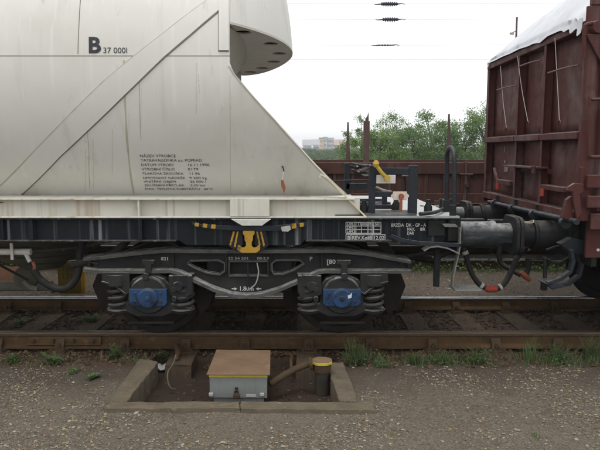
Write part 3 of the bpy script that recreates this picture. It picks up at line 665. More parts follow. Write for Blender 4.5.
# black underframe: sill web with flanges and ribs
zt2 = zb - .004; sill = [(-60, 219.6), (447, 219.6), (447, 236), (440, 247), (405, 245), (388, 241), (330, 241), (305, 240), (300, 245), (186, 245), (180, 240.5), (-60, 240.5)]
pts = [(P(a, b, YB+.06).x, min(P(a, b, YB+.06).z, zt2-.012)) for a, b in sill]; pts[0] = (XL, pts[0][1]); pts[-1] = (XL, pts[-1][1])
us = MB().prism(pts, YB+.06, YB+.08).build('underframe_web', M['black'], tw)
MB().box(XL, pts[1][0], YB-.012, YB+.30, zt2-.011, zt2).build('underframe_top_flange', M['black'], us, bevel=.002)
z2 = P(50, 240.5, YB).z; xr = P(176, 240, YB).x; MB().box(XL, xr, YB-.01, YB+.20, z2-.012, z2).build('underframe_bottom_flange', M['black'], us, bevel=.002)
MB().box(P(306, 240, YB).x, P(392, 240, YB).x, YB-.01, YB+.2, z2-.012, z2).build('underframe_bottom_flange', M['black'], us, bevel=.002)
for px, w in ((2.5, .012), (31, .035), (140, .035), (-30, .02)): x = P(px, 230, YB).x; MB().box(x-w/2, x+w/2, YB-.002, YB+.06, z2+.001, zt2-.012).build('rib', M['black'], us)
MB().pbox(428.5, 220.5, 444.5, 236, YB+.01, YB+.058).build('end_block', M['blackr'], us, bevel=.004)
for dy in (.75, 1.85): MB().box(XL, P(447, 230, YB).x, YB+dy-.05, YB+dy+.05, z2-.02, zt2-.012).build('longitudinal_beam', M['blackr'], us)
MB().box(P(200, 240, YB).x, P(290, 240, YB).x, YB+.1, 1.2, z2-.04, z2+.1).build('bolster', M['blackr'], us)
# deck at the wagon end
xd0, xd1 = P(330, 218, YB).x, P(459, 218, YB).x
MB().box(xd0, xd1, YB+.02, 1.25, zt2+.001, zt2+.018).build('end_deck', M['deck'], tw, bevel=.003)
xm = P(418, 216, YB).x
MB().box(xd0+.05, xm, YB+.05, YB+.52, zt2+.019, zt2+.026).build('deck_mat', M['blackr'], tw, bevel=.002)
for yy, w in ((-.62, .05), (-.30, .09), (.15, .06)): MB().box(xd0+.03, xm-.1, yy, yy+w, zt2+.019, zt2+.06).build('deck_beam', M['steeldk'], tw, bevel=.004)
for px, py, r in ((356, 208, .05), (364, 210, .04), (396, 207, .045), (428, 209, .04)):
    q = PZ(px, py+3, zt2+.02); MB().lathe([(0, r), (.05, r), (.08, r*.6), (.12, r*.5)], q, 'z', 14).build('valve_cap', M['blackr'], tw)
MB().tube([PZ(420, 214, zt2+.05), PZ(436, 212, zt2+.05), PZ(446, 207, zt2+.05)], .018, 8).build('pipework', M['steeldk'], tw)
MB().box(x1+.01, xd1, YB-.022, YB+.019, zt2+.0015, zt2+.022).build('deck_edge', mat('grey deck edge', (.30, .31, .32), .5, (.2, .2, .2), 12, .6), tw, bevel=.003)
# headstock
hx0, hx1 = P(446, 230, -1.2).x, P(459, 230, -1.2).x
MB().box(hx1-.03, hx1, -1.26, 1.26, P(450, 252, -1.2).z, zt2).build('headstock', M['blackr'], tw, bevel=.004)
MB().box(hx0, hx1-.031, -1.28, -1.0, P(450, 240, -1.2).z, zt2-.002).build('headstock_corner', M['blackr'], tw, bevel=.006)
# lever bar along the end sill, with light curved guard below
MB().pribbon([(391, 236), (402, 240.5), (420, 243.5), (461, 245.5)], .035, YB-.04, YB-.015).build('uncoupling_bar', M['steeldk'], tw, bevel=.003)
MB().pribbon([(424, 251), (430, 247.5), (438, 246.5), (448, 248.5), (460, 254)], .012, YB-.06, YB+.05).build('guard_strip', M['grey_step'], tw)
# marking tables and lettering on the black sill
yl = YB - .0015 + .06
def pt(px, py, y=yl): return P(px, py, y)
def grid_lines(rect, hs, vs):
    m = MB(); x0, y0, x1, y1 = rect; a, b = pt(x0, y0), pt(x1, y1); w = .0032
    for h in hs: z = pt(x0, h).z; m.box(a.x, b.x, yl-.0012, yl, z-w, z+w)
    for v in vs: x = pt(v, y0).x; m.box(x-w, x+w, yl-.0024, yl-.0013, b.z, a.z)
    m.build('marking_table', M['white'], us)
grid_lines((346, 222.3, 381, 233.3), (222.3, 226, 229.6, 233.3), (346, 356, 361.5, 368, 373.5, 381))
grid_lines((346, 234.6, 385, 240.4), (234.6, 240.4), (346, 351, 385))
def mark(s, px, py, h, w, y=None, par=us, mt='white'):
    y = yl if y is None else y; a = P(px, py, y); k = P(px+w, py, y).x - a.x
    return flat_text(s, (a.x, y-.0015, a.z), h/110*1.35, M[mt], par, width=k, bold=.0008)
mark('L4M.1', 347, 225.2, 2.6, 8); mark('L4M.2', 347, 228.8, 2.6, 8); mark('L4M.3', 347, 232.6, 2.6, 8)
mark('TURDN 50', 357, 225.2, 2.8, 22.5)
mark('B', 347.2, 239.6, 4.0, 3); mark('REV.KošB 12.02', 352, 239.6, 4.0, 32)
mark('BRZDA', 391, 226.6, 3.4, 13); mark('DK - GP - A', 406, 226.6, 3.4, 20); mark('MAX.', 407, 230.6, 3.2, 8); mark('8R', 420, 230.6, 3.2, 5.5); mark('DAR', 407, 234.6, 3.4, 7)
# brake change-over lever in the middle: yellow clevis, striped brackets and striped bar
yc = YB - .03
def ppts(l): return [(P(a, b, yc).x, P(a, b, yc).z) for a, b in l]
clev = [(243, 231), (254.5, 231), (254.5, 234), (252.8, 236), (252.8, 240), (251.5, 242.5), (251.5, 246), (253.5, 248), (256.5, 247.5), (258, 245.5), (260, 246), (260, 250), (256, 252.8), (242, 252.8), (237.5, 250), (237.5, 246), (239.5, 245.5), (241, 247.5), (243.5, 248), (246, 246), (246, 242.5), (244.6, 240), (244.6, 236), (243, 234)]
plate('brake_clevis', ppts(clev), [], yc, yc+.03, M['yellow'], tw, bevel=.002)
MB().pprism([(191.5, 221), (194, 223.5), (215, 225.5), (232, 226), (275, 226), (290, 224), (306, 222.5), (306, 226), (292, 229.5), (275, 231), (232, 230.5), (212, 229), (192.5, 225)], yc+.012, yc+.028).build('changeover_bar', M['steeldk'], tw, bevel=.002)
for l in ([(195, 222.5), (199, 223), (198.5, 226.7), (194.5, 226)], [(203.2, 223.5), (207.5, 224), (206.8, 228), (202.5, 227.2)], [(211.6, 224.3), (216, 224.7), (215.2, 228.9), (210.8, 228.4)], [(291.5, 224), (296, 223.3), (296.6, 228), (292, 228.8)], [(299.5, 223), (303.6, 222.6), (303.8, 226.4), (300, 227)]):
    MB().pprism(l, yc+.009, yc+.0118).build('yellow_stripe', M['yellow'], tw)
MB().pprism([(281, 227), (290, 225.5), (291, 229.5), (288, 231.8), (282, 231.5)], yc+.003, yc+.0115).build('bar_plate', M['pale'], tw, bevel=.002)
MB().pprism([(232, 231), (242.5, 231), (242.5, 245), (237, 252), (228.5, 246)], yc+.035, yc+.055).build('striped_bracket', M['blackr'], tw)
MB().pprism([(255, 231), (266, 231), (269, 245), (261.5, 251), (255, 245)], yc+.035, yc+.055).build('striped_bracket', M['blackr'], tw)
for l in ([(233, 231.5), (235, 231.5), (231, 245.5), (229.4, 245)], [(237, 231.5), (238.6, 231.5), (235.5, 247.5), (233.8, 246.8)], [(256.2, 231.5), (257.8, 231.5), (260.5, 245), (259, 245.5)], [(260, 231.5), (261.6, 231.5), (265, 245.5), (263.3, 246.5)]):
    MB().pprism(l, yc+.031, yc+.0348).build('yellow_stripe', M['yellow'], tw)

# ---------------------------------------------------------------- bogie
YF = -1.14
def F(a, b): p = P(a, b, YF); return (p.x, p.z)
web_o = [F(*q) for q in [(92, 259), (130, 254.5), (160, 251.5), (238, 252), (256, 252), (335, 251.5), (365, 254), (411, 262), (411, 271), (360, 271.5), (322, 271), (300, 281), (278, 290), (262, 294.5), (229, 294.5), (212, 289), (192, 279), (173, 271), (92, 271)]]
web_h = [[F(*q) for q in l] for l in ([(189, 263.5), (194, 261.5), (218, 261.8), (223, 264), (223, 271), (219, 273.5), (208, 272), (197, 268)], [(230, 262.5), (267, 262.5), (267, 275), (230, 275)], [(273, 263.5), (277, 261.5), (299, 261.5), (302, 264), (294, 269), (283, 273), (275, 273), (273, 271)])]
bf = plate('bogie_frame', web_o, web_h, YF+.03, YF+.06, M['bogie'], tw)
bf['label'] = 'grimy black bogie frame with two wheelsets under the tank wagon'
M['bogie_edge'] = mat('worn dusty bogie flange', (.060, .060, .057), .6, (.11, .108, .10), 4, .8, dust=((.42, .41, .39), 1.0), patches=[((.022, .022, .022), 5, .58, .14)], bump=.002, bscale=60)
def sub(mb, name, mt='bogie', bevel=0, smooth=35): return mb.build(name, M[mt], bf, bevel=bevel, smooth=smooth)
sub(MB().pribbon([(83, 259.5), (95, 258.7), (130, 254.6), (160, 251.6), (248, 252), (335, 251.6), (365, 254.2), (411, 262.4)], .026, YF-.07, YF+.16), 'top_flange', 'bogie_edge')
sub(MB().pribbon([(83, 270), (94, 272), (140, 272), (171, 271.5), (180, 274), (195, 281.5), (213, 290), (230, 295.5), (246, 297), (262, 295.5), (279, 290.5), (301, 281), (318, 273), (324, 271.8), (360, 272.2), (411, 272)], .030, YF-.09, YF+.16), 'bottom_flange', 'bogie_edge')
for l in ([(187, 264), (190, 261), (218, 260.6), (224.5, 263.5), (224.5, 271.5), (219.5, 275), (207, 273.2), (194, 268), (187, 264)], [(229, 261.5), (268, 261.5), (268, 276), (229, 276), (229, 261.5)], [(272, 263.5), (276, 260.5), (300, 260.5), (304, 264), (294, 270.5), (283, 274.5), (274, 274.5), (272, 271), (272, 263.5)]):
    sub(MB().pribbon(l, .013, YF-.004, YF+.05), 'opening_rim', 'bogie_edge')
for px in (226.5, 270.5, 173, 322): x, z = F(px, 263); sub(MB().box(x-.008, x+.008, YF, YF+.06, F(px, 271)[1], F(px, 253)[1]), 'web_rib')
sub(MB().pbox(230, 262.5, 267, 275, YF+.20, YF+.22), 'inner_panel', 'blackr')
sub(MB().box(F(200, 0)[0], F(292, 0)[0], YF+.1, 1.1, .46, .78), 'bolster_beam', 'blackr', .02)
# frame tips (open channel ends)
for px, sgn in ((89, 1), (409, -1)):
    x, z = F(px, 265); sub(MB().box(x-.012, x+.012, YF, YF+.13, F(px, 270)[1], F(px, 260.5)[1]), 'end_plate')
    sub(MB().pribbon([(px-6*sgn, 259.8 if sgn > 0 else 261.5), (px+8*sgn, 264.5)], .012, YF-.01, YF+.02), 'end_lip')
# wheelsets
WX = [P(148, 295, -1.25).x, P(342, 294, -1.25).x]
wp = [(-.075, .10), (-.075, .17), (-.045, .20), (-.035, .375), (-.067, .395), (-.067, .452), (-.060, .458), (.040, .463), (.048, .485), (.058, .487), (.067, .478), (.067, .395), (.02, .375), (.02, .2), (.10, .17), (.10, .10)]
for x in WX:
    ax = sub(MB().cyl((x, -1.15, .463), (x, 1.15, .463), .08, 24), 'axle', 'wheel')
    for s in (-1, 1):
        w = MB().lathe([(a*(1 if s < 0 else -1), r) for a, r in wp][::1 if s < 0 else -1], (x, s*.755, .463), 'y', 56); sub(w, 'wheel', 'wheel', smooth=40)
# axle boxes, springs, brackets
M['coil'] = mat('grimy coil spring', (.020, .020, .020), .6, (.045, .042, .038), 8, .7, dust=(DUST, .7), bump=.001)
def coil(x, y, z0, z1, r, tr, turns, n=14):
    pts = []; N = int(turns*n)
    for i in range(N+1):
        t = i/n*2*math.pi; pts.append((x+r*math.cos(t), y+r*math.sin(t), z0+(z1-z0)*i/N))
    return MB().tube(pts, tr, 8)
for wi, x in enumerate(WX):
    zc = .475; Y0 = -1.235
    sub(MB().lathe([(-.01, .09), (-.01, .165), (.02, .18), (.12, .18)], (x, Y0, zc+.01), 'y', 32), 'axle_box')
    # saddle casting: arched crown over the box with wide arms that carry the springs
    prof = [(-.40, -.115), (-.39, -.155), (-.20, -.165), (-.12, -.20), (.12, -.20), (.20, -.165), (.39, -.155), (.40, -.115), (.30, -.10), (.205, -.07), (.20, .09), (.15, .155), (.07, .19), (-.07, .19), (-.15, .155), (-.20, .09), (-.205, -.07), (-.30, -.10)]
    sub(MB().prism([(x+a, zc+b) for a, b in prof], Y0+.02, Y0+.16), 'axle_box_saddle', bevel=.012)
    cov = MB().prism([(x+a, zc+b) for a, b in [(-.175, .075), (-.175, -.06), (-.15, -.09), (.15, -.09), (.175, -.06), (.175, .075)]], Y0-.022, Y0+.03)
    cv = sub(cov, 'axle_box_cover', 'blue', .008)
    sub(MB().lathe([(-.014, .078), (-.004, .092), (.04, .098)], (x, Y0-.034, zc-.012), 'y', 28), 'cover_cap', 'blue', .003)
    sub(MB().lathe([(-.018, .012), (-.014, .024), (0, .026)], (x, Y0-.042, zc-.012), 'y', 12), 'cap_boss', 'steeldk' if wi else 'blue')
    for k in range(4):
        a = R(32+90*k+(26 if k % 2 else 0)); sub(MB().tube([(x+.135*math.cos(a)*1.1, Y0-.032, zc-.005+.075*math.sin(a)), (x+.125*math.cos(a)*1.1, Y0-.02, zc-.005+.075*math.sin(a))], .012, 6), 'bolt', 'blue')
    # guide lug and link above the box
    if wi: sub(MB().prism([(x+.055, zc-.01), (x+.085, zc+.0), (x+.09, zc+.05), (x+.075, zc+.03), (x+.05, zc+.02)], Y0-.0505, Y0-.049), 'paint_dab', 'white')
    sub(MB().pprism([(x_*1, y_) for x_, y_ in ([(142, 260.5), (154, 260.5), (154, 264), (151, 265), (151, 273), (145, 273), (145, 265), (142, 264)] if wi == 0 else [(337, 260.5), (351, 260.5), (351, 264), (347.5, 265), (347.5, 273), (341, 273), (341, 265), (337, 264)])], YF-.105, YF-.062), 'guide_lug', bevel=.003)
    lx = P(147.5 if wi == 0 else 344, 275, YF-.04)
    sub(MB().lathe([(-.02, .012), (-.02, .03), (.05, .032)], (lx.x, YF-.10, lx.z), 'y', 16), 'link_pin')
    sub(MB().prism([(lx.x-.022, lx.z), (lx.x+.022, lx.z), (lx.x+.10, lx.z-.09), (lx.x-.10, lx.z-.09)], YF-.095, YF-.05), 'link_yoke', bevel=.006)
    for s in (-1, 1):
        sx = x + s*.30
        outer_side = (s < 0) == (wi == 0)
        for rr, tt, tn in ((.088, .019, 3.6), (.05, .012, 5.0)):
            sub(coil(sx + (.0 if outer_side else s*.01), Y0+.085, zc-.135, zc+.10, rr, tt, tn), 'coil_spring', 'coil')
        sub(MB().lathe([(zc+.085, .10), (zc+.10, .115), (zc+.20, .115)], (sx, Y0+.085, 0), 'z', 24), 'spring_cap')
        if outer_side:   # slanting gusset that holds the cap to the frame tip
            sub(MB().prism([(sx-.125, zc+.225), (sx+.13, zc+.225), (sx+.13, zc+.05), (sx+.09, zc+.02), (sx-.02, zc+.11), (sx-.125, zc+.14)] if s < 0 else [(sx+.125, zc+.225), (sx-.13, zc+.225), (sx-.13, zc+.05), (sx-.09, zc+.02), (sx+.02, zc+.11), (sx+.125, zc+.14)], Y0+.0, Y0+.02), 'spring_gusset', bevel=.004)
            sub(MB().ribbon([(sx-s*.125+s*.25, zc+.14), (sx+s*.02, zc+.115), (sx-s*.09, zc+.025), (sx-s*.13, zc+.045)], .012, Y0-.02, Y0+.06), 'gusset_flange')
        else:            # damper block with a round eye
            sub(MB().prism([(sx-.11, zc+.20), (sx+.11, zc+.20), (sx+.115, zc+.02), (sx+.04, zc-.02), (sx-.08, zc-.02), (sx-.11, zc+.05)], Y0-.01, Y0+.03), 'damper_block', bevel=.012)
            sub(MB().lathe([(-.016, .02), (-.016, .042), (0, .05), (.02, .05)], (sx-s*.02, Y0-.015, zc+.10), 'y', 18), 'damper_eye')
            for dz in (.015, -.03): sub(MB().lathe([(-.012, .012), (-.012, .024), (.03, .024)], (sx-s*.06, Y0-.02, zc+.04+dz*2), 'y', 10), 'bolt')
        sub(MB().lathe([(zc-.165, .10), (zc-.135, .115), (zc-.128, .10)], (sx, Y0+.085, 0), 'z', 24), 'spring_seat', 'coil')
    # safety bar below the box
    za = zc - .262
    sub(MB().bar((x-.20, Y0+.05, za+.0), (x+.22, Y0+.05, za+.0), .03, .022), 'safety_bar', 'wheel', bevel=.004)
# clasp brake plates either side of each wheel
for px, sg in ((104, 1), (206, -1), (292, 1), (394, -1)):
    q = [(-12, 286), (-6, 271), (8, 268), (12, 300), (6, 316), (-3, 308)]
    sub(MB().pprism([(px+sg*a, b) for a, b in q], -.90, -.70), 'brake_shoe_holder', 'wheel', .012)
# brake rigging glimpsed inside the bogie
for px in (196, 294): x = P(px, 300, -.6).x; sub(MB().bar((x, -.72, .40), (x, .72, .40), .09, .08), 'brake_beam', 'blackr', .01)
for x in WX:
    s = 1 if x < -.5 else -1
    sub(MB().prism([(x+s*.50+a, .44+b) for a, b in ((-.03, -.20), (.04, -.14), (.05, .14), (-.02, .20), (-.055, .1), (-.055, -.1))], -.80, -.70), 'brake_block', 'wheel', .01)
sub(MB().tube([P(257, 263, YF), P(258.5, 272, YF-.02), P(256, 283, YF-.02), P(250, 289, YF-.01)], .006, 8), 'earth_cable', 'pale')
sub(MB().tube([P(247.5, 263, YF), P(248, 276, YF-.02), P(247.5, 288, YF-.01)], .008, 8), 'earth_cable', 'bogie')
sub(MB().pprism([(255, 281), (271, 281), (268, 290), (256, 290)], YF+.2, YF+.25), 'brake_lever', 'blackr')
# marks on the bogie
def bmark(s, px, py, h, w, mt='white', y=YF+.029): return mark(s, px, py, h, w, y, bf, mt)
bmark('1.80m', 239, 290.6, 4.8, 14.5)
for s, px in ((1, 234.5), (-1, 258.5)):
    a = P(px, 288.8, YF+.028); sub(MB().prism([(a.x-s*.026, a.z-.004), (a.x, a.z-.004), (a.x, a.z-.015), (a.x+s*.024, a.z), (a.x, a.z+.015), (a.x, a.z+.004), (a.x-s*.026, a.z+.004)], YF+.0275, YF+.029), 'arrow_mark', 'white')
bmark('821', 161, 260.2, 3.4, 7); bmark('[80', 326.5, 263.8, 4.8, 9); bmark('22 54 501', 228, 259.5, 2.8, 20, 'pale'); bmark('08-2.9', 257, 259.5, 2.8, 12, 'pale'); bmark('P', 309.5, 260.5, 4.2, 3, 'pale')
# flexible pipes above the left bogie tip
MB().tube([P(72, 265, -1.0), P(95, 260, -1.0), P(110, 254, -1.0), P(122, 246, -1.0), P(128, 240, -.95)], .035, 12).build('brake_pipe', M['rubber'], tw)
MB().tube([P(180, 248, -1.05), P(172, 244, -1.05), P(160, 241, -1.05), P(145, 244, -1.05), P(125, 252, -1.05)], .012, 8).build('brake_pipe', M['blackr'], tw)
MB().tube([P(290, 249, -1.05), P(305, 246, -1.05), P(322, 241, -1.05), P(340, 243, -1.05), P(360, 249, -1.05)], .014, 8).build('brake_pipe', M['blackr'], tw)
for pr in ([(376, 243), (388, 243), (397, 256), (388, 256)],): MB().pprism(pr, -.95, -.90).build('hanger', M['blackr'], tw)
MB().tube([P(405, 257, -.9), P(430, 253, -.9), P(440, 256, -.9), P(450, 252, -.9)], .02, 10).build('brake_pipe', M['blackr'], tw)
MB().tube([P(392, 262, -.7), P(415, 258, -.7), P(440, 262, -.7)], .03, 10).build('brake_pipe', M['blackr'], tw)

# ---------------------------------------------------------------- hopper outlet and discharge pipes, far left
hc = P(42, 260, 0).x
MB().lathe([(.52, .22), (.60, .30), (.63, .44), (.655, .47), (.70, .50), (.73, .62), (.80, .70), (.815, .80), (.83, .80), (.845, .74), (1.0, 1.0), (1.35, 1.25)], (hc, 0, 0), 'z', 48).build('hopper_cone', M['hopper'], tw, smooth=25)
for k in range(14):
    a = 2*math.pi*k/14; MB().tube([(hc+.77*math.cos(a), .77*math.sin(a), .795), (hc+.77*math.cos(a), .77*math.sin(a), .85)], .016, 6).build('flange_bolt', M['hopper'], tw)
MB().tube([(XL, -1.02, P(0, 252, -1.02).z), P(31, 251.8, -1.02)], .031, 16).build('vent_pipe', M['whitepl'], tw)
MB().pbox(9.5, 243, 13.3, 260, -1.08, -1.06).build('pipe_clip', M['whitepl'], tw, bevel=.003)
MB().tube([P(26, 254, -1.02), P(28, 258, -1.03), P(30, 262, -1.04)], .020, 10).build('pipe_elbow', M['whitepl'], tw)
MB().tube([P(33, 262, -1.05), P(34.5, 267, -1.06), P(33.5, 273, -1.05)], .016, 10).build('hose_clamp', M['redrust'], tw)
MB().tube([P(33, 270, -1.05), P(40, 279, -1.05), P(50, 286, -1.05), P(60, 289, -1.05), P(70, 286, -1.02), P(77, 277, -1.0), P(79.5, 265, -.98), P(80, 250, -.95), P(84, 240, -.9)], .034, 14).build('discharge_hose', M['rubber'], tw)
MB().tube([P(53, 288, -1.05), P(52.6, 293, -1.05)], .02, 8).build('drain_cock', M['blackr'], tw)
MB().tube([(XL, .35, P(0, 285.5, .35).z), P(52, 286, .35)], .062, 18).build('discharge_pipe', M['dullpipe'], tw)
for a, b in (((-6, 262), (28, 280)),): MB().tube([P(*a, -.3), P(*b, -.3)], .014, 8).build('control_rod', M['blackr'], tw)
MB().tube([P(24, 281, -.2), P(30, 287, -.2), P(38, 289, -.2)], .03, 10).build('valve_branch', M['dullpipe'], tw)
MB().lathe([(-.05, .10), (-.05, .13), (.05, .13), (.05, .10)], P(27, 277, -.05), 'y', 18).build('valve_body', M['hopper'], tw)

# ---------------------------------------------------------------- end platform: brake change-over stand
yd = -1.12
st = MB().pbox(369.5, 165.5, 375, 219, yd, yd+.05).build('stand_post', M['steeldk'], tw, bevel=.003)
MB().pbox(409.3, 165.5, 417, 219, yd, yd+.05).build('stand_post', M['steeldk'], tw, bevel=.003)
MB().pbox(375.2, 168, 409.1, 174.5, yd+.006, yd+.03).build('stand_crossbar', M['steeldk'], tw, bevel=.003)
MB().pbox(375.2, 212.8, 409.1, 217.6, yd+.02, yd+.05).build('stand_crossbar', M['steeldk'], tw, bevel=.003)
MB().pbox(375.2, 192, 392, 197, yd+.02, yd+.05).build('stand_crossbar', M['steeldk'], tw, bevel=.003)
MB().pbox(346, 183.5, 367, 189.5, -.35, -.30).build('stand_crossbar', M['steeldk'], tw, bevel=.003)
MB().pbox(344.5, 163, 349.6, 214, -.35, -.29).build('stand_post', M['steeldk'], tw, bevel=.003)
MB().pbox(382.5, 192, 387, 213, -.6, -.55).build('stand_post', M['steeldk'], tw, bevel=.003)
MB().pbox(376.5, 175, 395.5, 183.5, yd+.0, yd+.0055).build('handle_plate', M['whitepl'], tw, bevel=.002)
plh = P(387, 178, yd-.02)
MB().tube([P(386.8, 178.5, yd-.03), P(381, 172, yd-.05), P(376.5, 165.5, yd-.055), P(376, 164.5, yd-.055)], [.022, .018, .018, .022], 12).build('yellow_handle', M['yellow2'], tw)
MB().lathe([(-.034, .006), (-.028, .02), (0, .031), (.028, .02), (.034, .006)], P(376, 164, yd-.055), 'z', 14).build('handle_knob', M['yellow2'], tw)
MB().lathe([(-.045, .01), (-.045, .028), (.02, .03)], (plh.x, yd-.01, plh.z), 'y', 16).build('handle_boss', M['yellow2'], tw)
b8 = [(391, 195), (393, 193.6), (393, 191.5), (407, 191.5), (407, 193.6), (409, 195), (409, 197), (407, 198.5), (407, 200), (393, 200), (393, 198.5), (391, 197)]
MB().pprism(b8, yd-.006, yd+.001).build('handle_plate', M['pink'], tw, bevel=.002)
rh = P(401, 196, yd)
MB().lathe([(-.035, .01), (-.035, .022), (.0, .024)], (rh.x, yd-.005, rh.z), 'y', 14).build('handle_boss', M['redrust'], tw)
MB().pbox(399.6, 196, 402.4, 211.5, yd-.045, yd-.025).build('red_handle', M['redrust'], tw, bevel=.006)
for l, r_, mt in (([(350, 166, -.3), (358, 168, -.5), (364, 165, -.6), (371, 166, -.9)], .012, 'blackr'), ([(352, 170, -.3), (359, 173, -.5), (366, 172, -.7), (371, 174, -.9)], .014, 'blackr'), ([(356, 165, -.4), (360, 170, -.5), (366, 168, -.6), (370, 165, -.8)], .010, 'pale'), ([(358, 171, -.5), (364, 175, -.6), (370, 174.5, -.8)], .010, 'pale'), ([(333, 181, -.5), (350, 180.5, -.6), (369, 180, -.9)], .008, 'steeldk'), ([(376, 187, -1.0), (384, 190.5, -1.0), (391, 191.5, -1.05)], .012, 'pale'), ([(404, 176, -1.08), (405, 182, -1.08), (404.5, 192, -1.08)], .012, 'blackr'), ([(402, 175.5, -1.09), (409, 175.5, -1.09)], .006, 'pale'), ([(352, 163.5, -.3), (368, 166, -.9)], .012, 'steeldk')):
    MB().tube([P(*q) for q in l], r_, 8).build('pipework', M[mt], tw)
MB().tube([P(356, 205, -.1), P(372, 206, -.3), P(392, 207, -.5)], [.03, .05, .012], 12).build('brake_cylinder', M['blackr'], tw)
MB().bar(P(420, 208, -.3), P(447, 211, -.3), .06, .06).build('deck_bar', M['steeldk'], tw, bevel=.004)
for px in (440, 450): MB().pbox(px, 199, px+5, 212, -.5, -.45).build('deck_block', M['blackr'], tw, bevel=.006)
# hooped handrail and step
hl = [P(453.8, 224, -1.27), P(454.2, 200, -1.27), P(454.4, 175, -1.25), P(454.2, 160, -1.23)]
top = [P(453.4, 152, -1.18), P(451.5, 147.6, -1.10), P(449, 148.5, -1.0), P(447.4, 153, -.93)]
hr = [P(447, 162, -.9), P(446.7, 180, -.9), P(446.4, 206, -.9)]
MB().tube(hl + top + hr, .020, 12).build('hoop_handrail', M['steeldk'], tw)
MB().pbox(450.5, 205, 456, 226, -1.30, -1.26).build('handrail_bracket', M['blackr'], tw, bevel=.004)
MB().pbox(443.5, 200, 449, 217, -.93, -.86).build('handrail_bracket', M['blackr'], tw, bevel=.004)
MB().pprism([(443, 224.5), (456, 224.5), (458, 227), (445, 227)], -1.36, -1.25).build('handrail_foot', M['grey_step'], tw)
MB().pribbon([(460.5, 228), (460.2, 247), (457, 262), (453.5, 278), (453, 287), (456, 290.5), (462, 291.5)], .012, -1.34, -1.27).build('step_hanger', M['grey_step'], tw, bevel=.002)
s0 = P(455, 291.5, -1.34); s1 = P(482, 291.5, -1.34)
stp = MB().box(s0.x, s1.x, -1.345, -1.10, s0.z, s0.z+.012).build('step_tread', M['grey_step'], tw, bevel=.002)
for k in range(8):
    for j in range(5):
        x = s0.x+.025+k*.030; y = -1.325+j*.045; MB().lathe([(s0.z+.0125, .010), (s0.z+.019, .007)], (x, y, 0), 'z', 6).build('tread_stud', M['grey_step'], stp)
MB().pbox(434.8, 250, 439.5, 287, -1.15, -1.11).build('lifting_lug', M['blackr'], tw, bevel=.004)
MB().tube([P(441, 257, -1.0), P(437, 264, -1.0), P(438, 280, -1.0)], .012, 8).build('brake_pipe', M['blackr'], tw)
# buffers of the tank wagon
def buffer(par, xb, xf, y, zc, s, barmat, plate_w, plate_h, rb, rs):   # xb base, xf face
    L = xf - xb; sg = 1 if L > 0 else -1
    MB().box(xb-sg*.002, xb+sg*.022, y-.19, y+.19, zc-.165, zc+.165).build('buffer_flange', M['blackr'], par, bevel=.01)
    c = MB().lathe([(0, rs), (L*.04, rb*1.12), (L*.10, rb*1.12), (L*.12, rb), (L*.60, rb), (L*.62, rb*1.06), (L*.66, rb*1.06), (L*.67, rb*.86), (L*.95, rb*.86)] if sg > 0 else [(L*.95, rb*.86), (L*.67, rb*.86), (L*.66, rb*1.06), (L*.62, rb*1.06), (L*.60, rb), (L*.12, rb), (L*.10, rb*1.12), (L*.04, rb*1.12), (0, rs)], (xb+sg*.02, y, zc), 'x', 36).build('buffer_barrel', M[barmat], par)
    # rounded rectangular plate
    pts = []
    for cx, cz, a0 in ((1, 1, 0), (-1, 1, 90), (-1, -1, 180), (1, -1, 270)):
        for k in range(6): a = R(a0+18*k); pts.append((y+cx*(plate_w-.10)+.10*math.cos(a), zc+cz*(plate_h-.12)+.12*math.sin(a)))
    MB().xprism(pts, xf-sg*.035, xf).build('buffer_plate', M['blackr'], par, bevel=.008)
    for k in range(6):
        a = R(60*k+30); MB().lathe([(0, .014), (sg*.02, .014)] if sg > 0 else [(sg*.02, .014), (0, .014)], (xb+sg*.022, y+.155*math.cos(a), zc+.145*math.sin(a)), 'x', 6).build('bolt', M['blackr'], par)
XF = P(513, 234, -.875).x; ZBUF = P(485, 234.5, -.875).z
buffer(tw, hx1+.002, XF-.002, -.875, ZBUF, 1, 'bufbar', .22, .185, .128, .15)
buffer(tw, hx1+.002, XF-.002, .875, ZBUF, 1, 'bufbar', .22, .185, .128, .15)
# coupling hook and air hose of the tank wagon
MB().box(hx1, XF-.02, -.05, .05, ZBUF-.06, ZBUF+.06).build('coupling_hook', M['blackr'], tw, bevel=.015)
MB().tube([P(462, 246, -.62), P(466, 256, -.64), P(471, 272, -.66), P(479, 284, -.68), P(486, 288, -.7)], .026, 12).build('air_hose', M['rubber'], tw)
MB().tube([P(485, 287.5, -.70), P(489, 289, -.70), P(497, 289, -.70)], [.028, .036, .030], 12).build('hose_coupling', M['red'], tw)
for q0, q1 in ((P(480.5, 285, -.683), P(483, 286.6, -.688)), (P(464.5, 251.5, -.63), P(465.6, 254.5, -.635))): MB().tube([q0, q1], .034, 14).build('hose_clamp', M['pale'], tw)
# ================================================================== OPEN WAGON (right)
XW = PX(541, 150, 2.45).x          # plane of the end posts
YN, YFAR = -1.40, 1.40
ow = thing('open_wagon', 'reddish brown high sided open goods wagon at right, its ribbed end towards the tank wagon', 'wagon', (6, 0, 0))
ZT = PX(491, 66, XW).z; ZBT = PX(490, 195, XW).z; ZM = PX(490, 140, XW).z
XEND = 9.5
def zX(px, py): p = PX(px, py, XW); return p
ypost = [YN+.03, PX(541, 150, XW).y, PX(515.5, 150, XW).y, YFAR-.03]
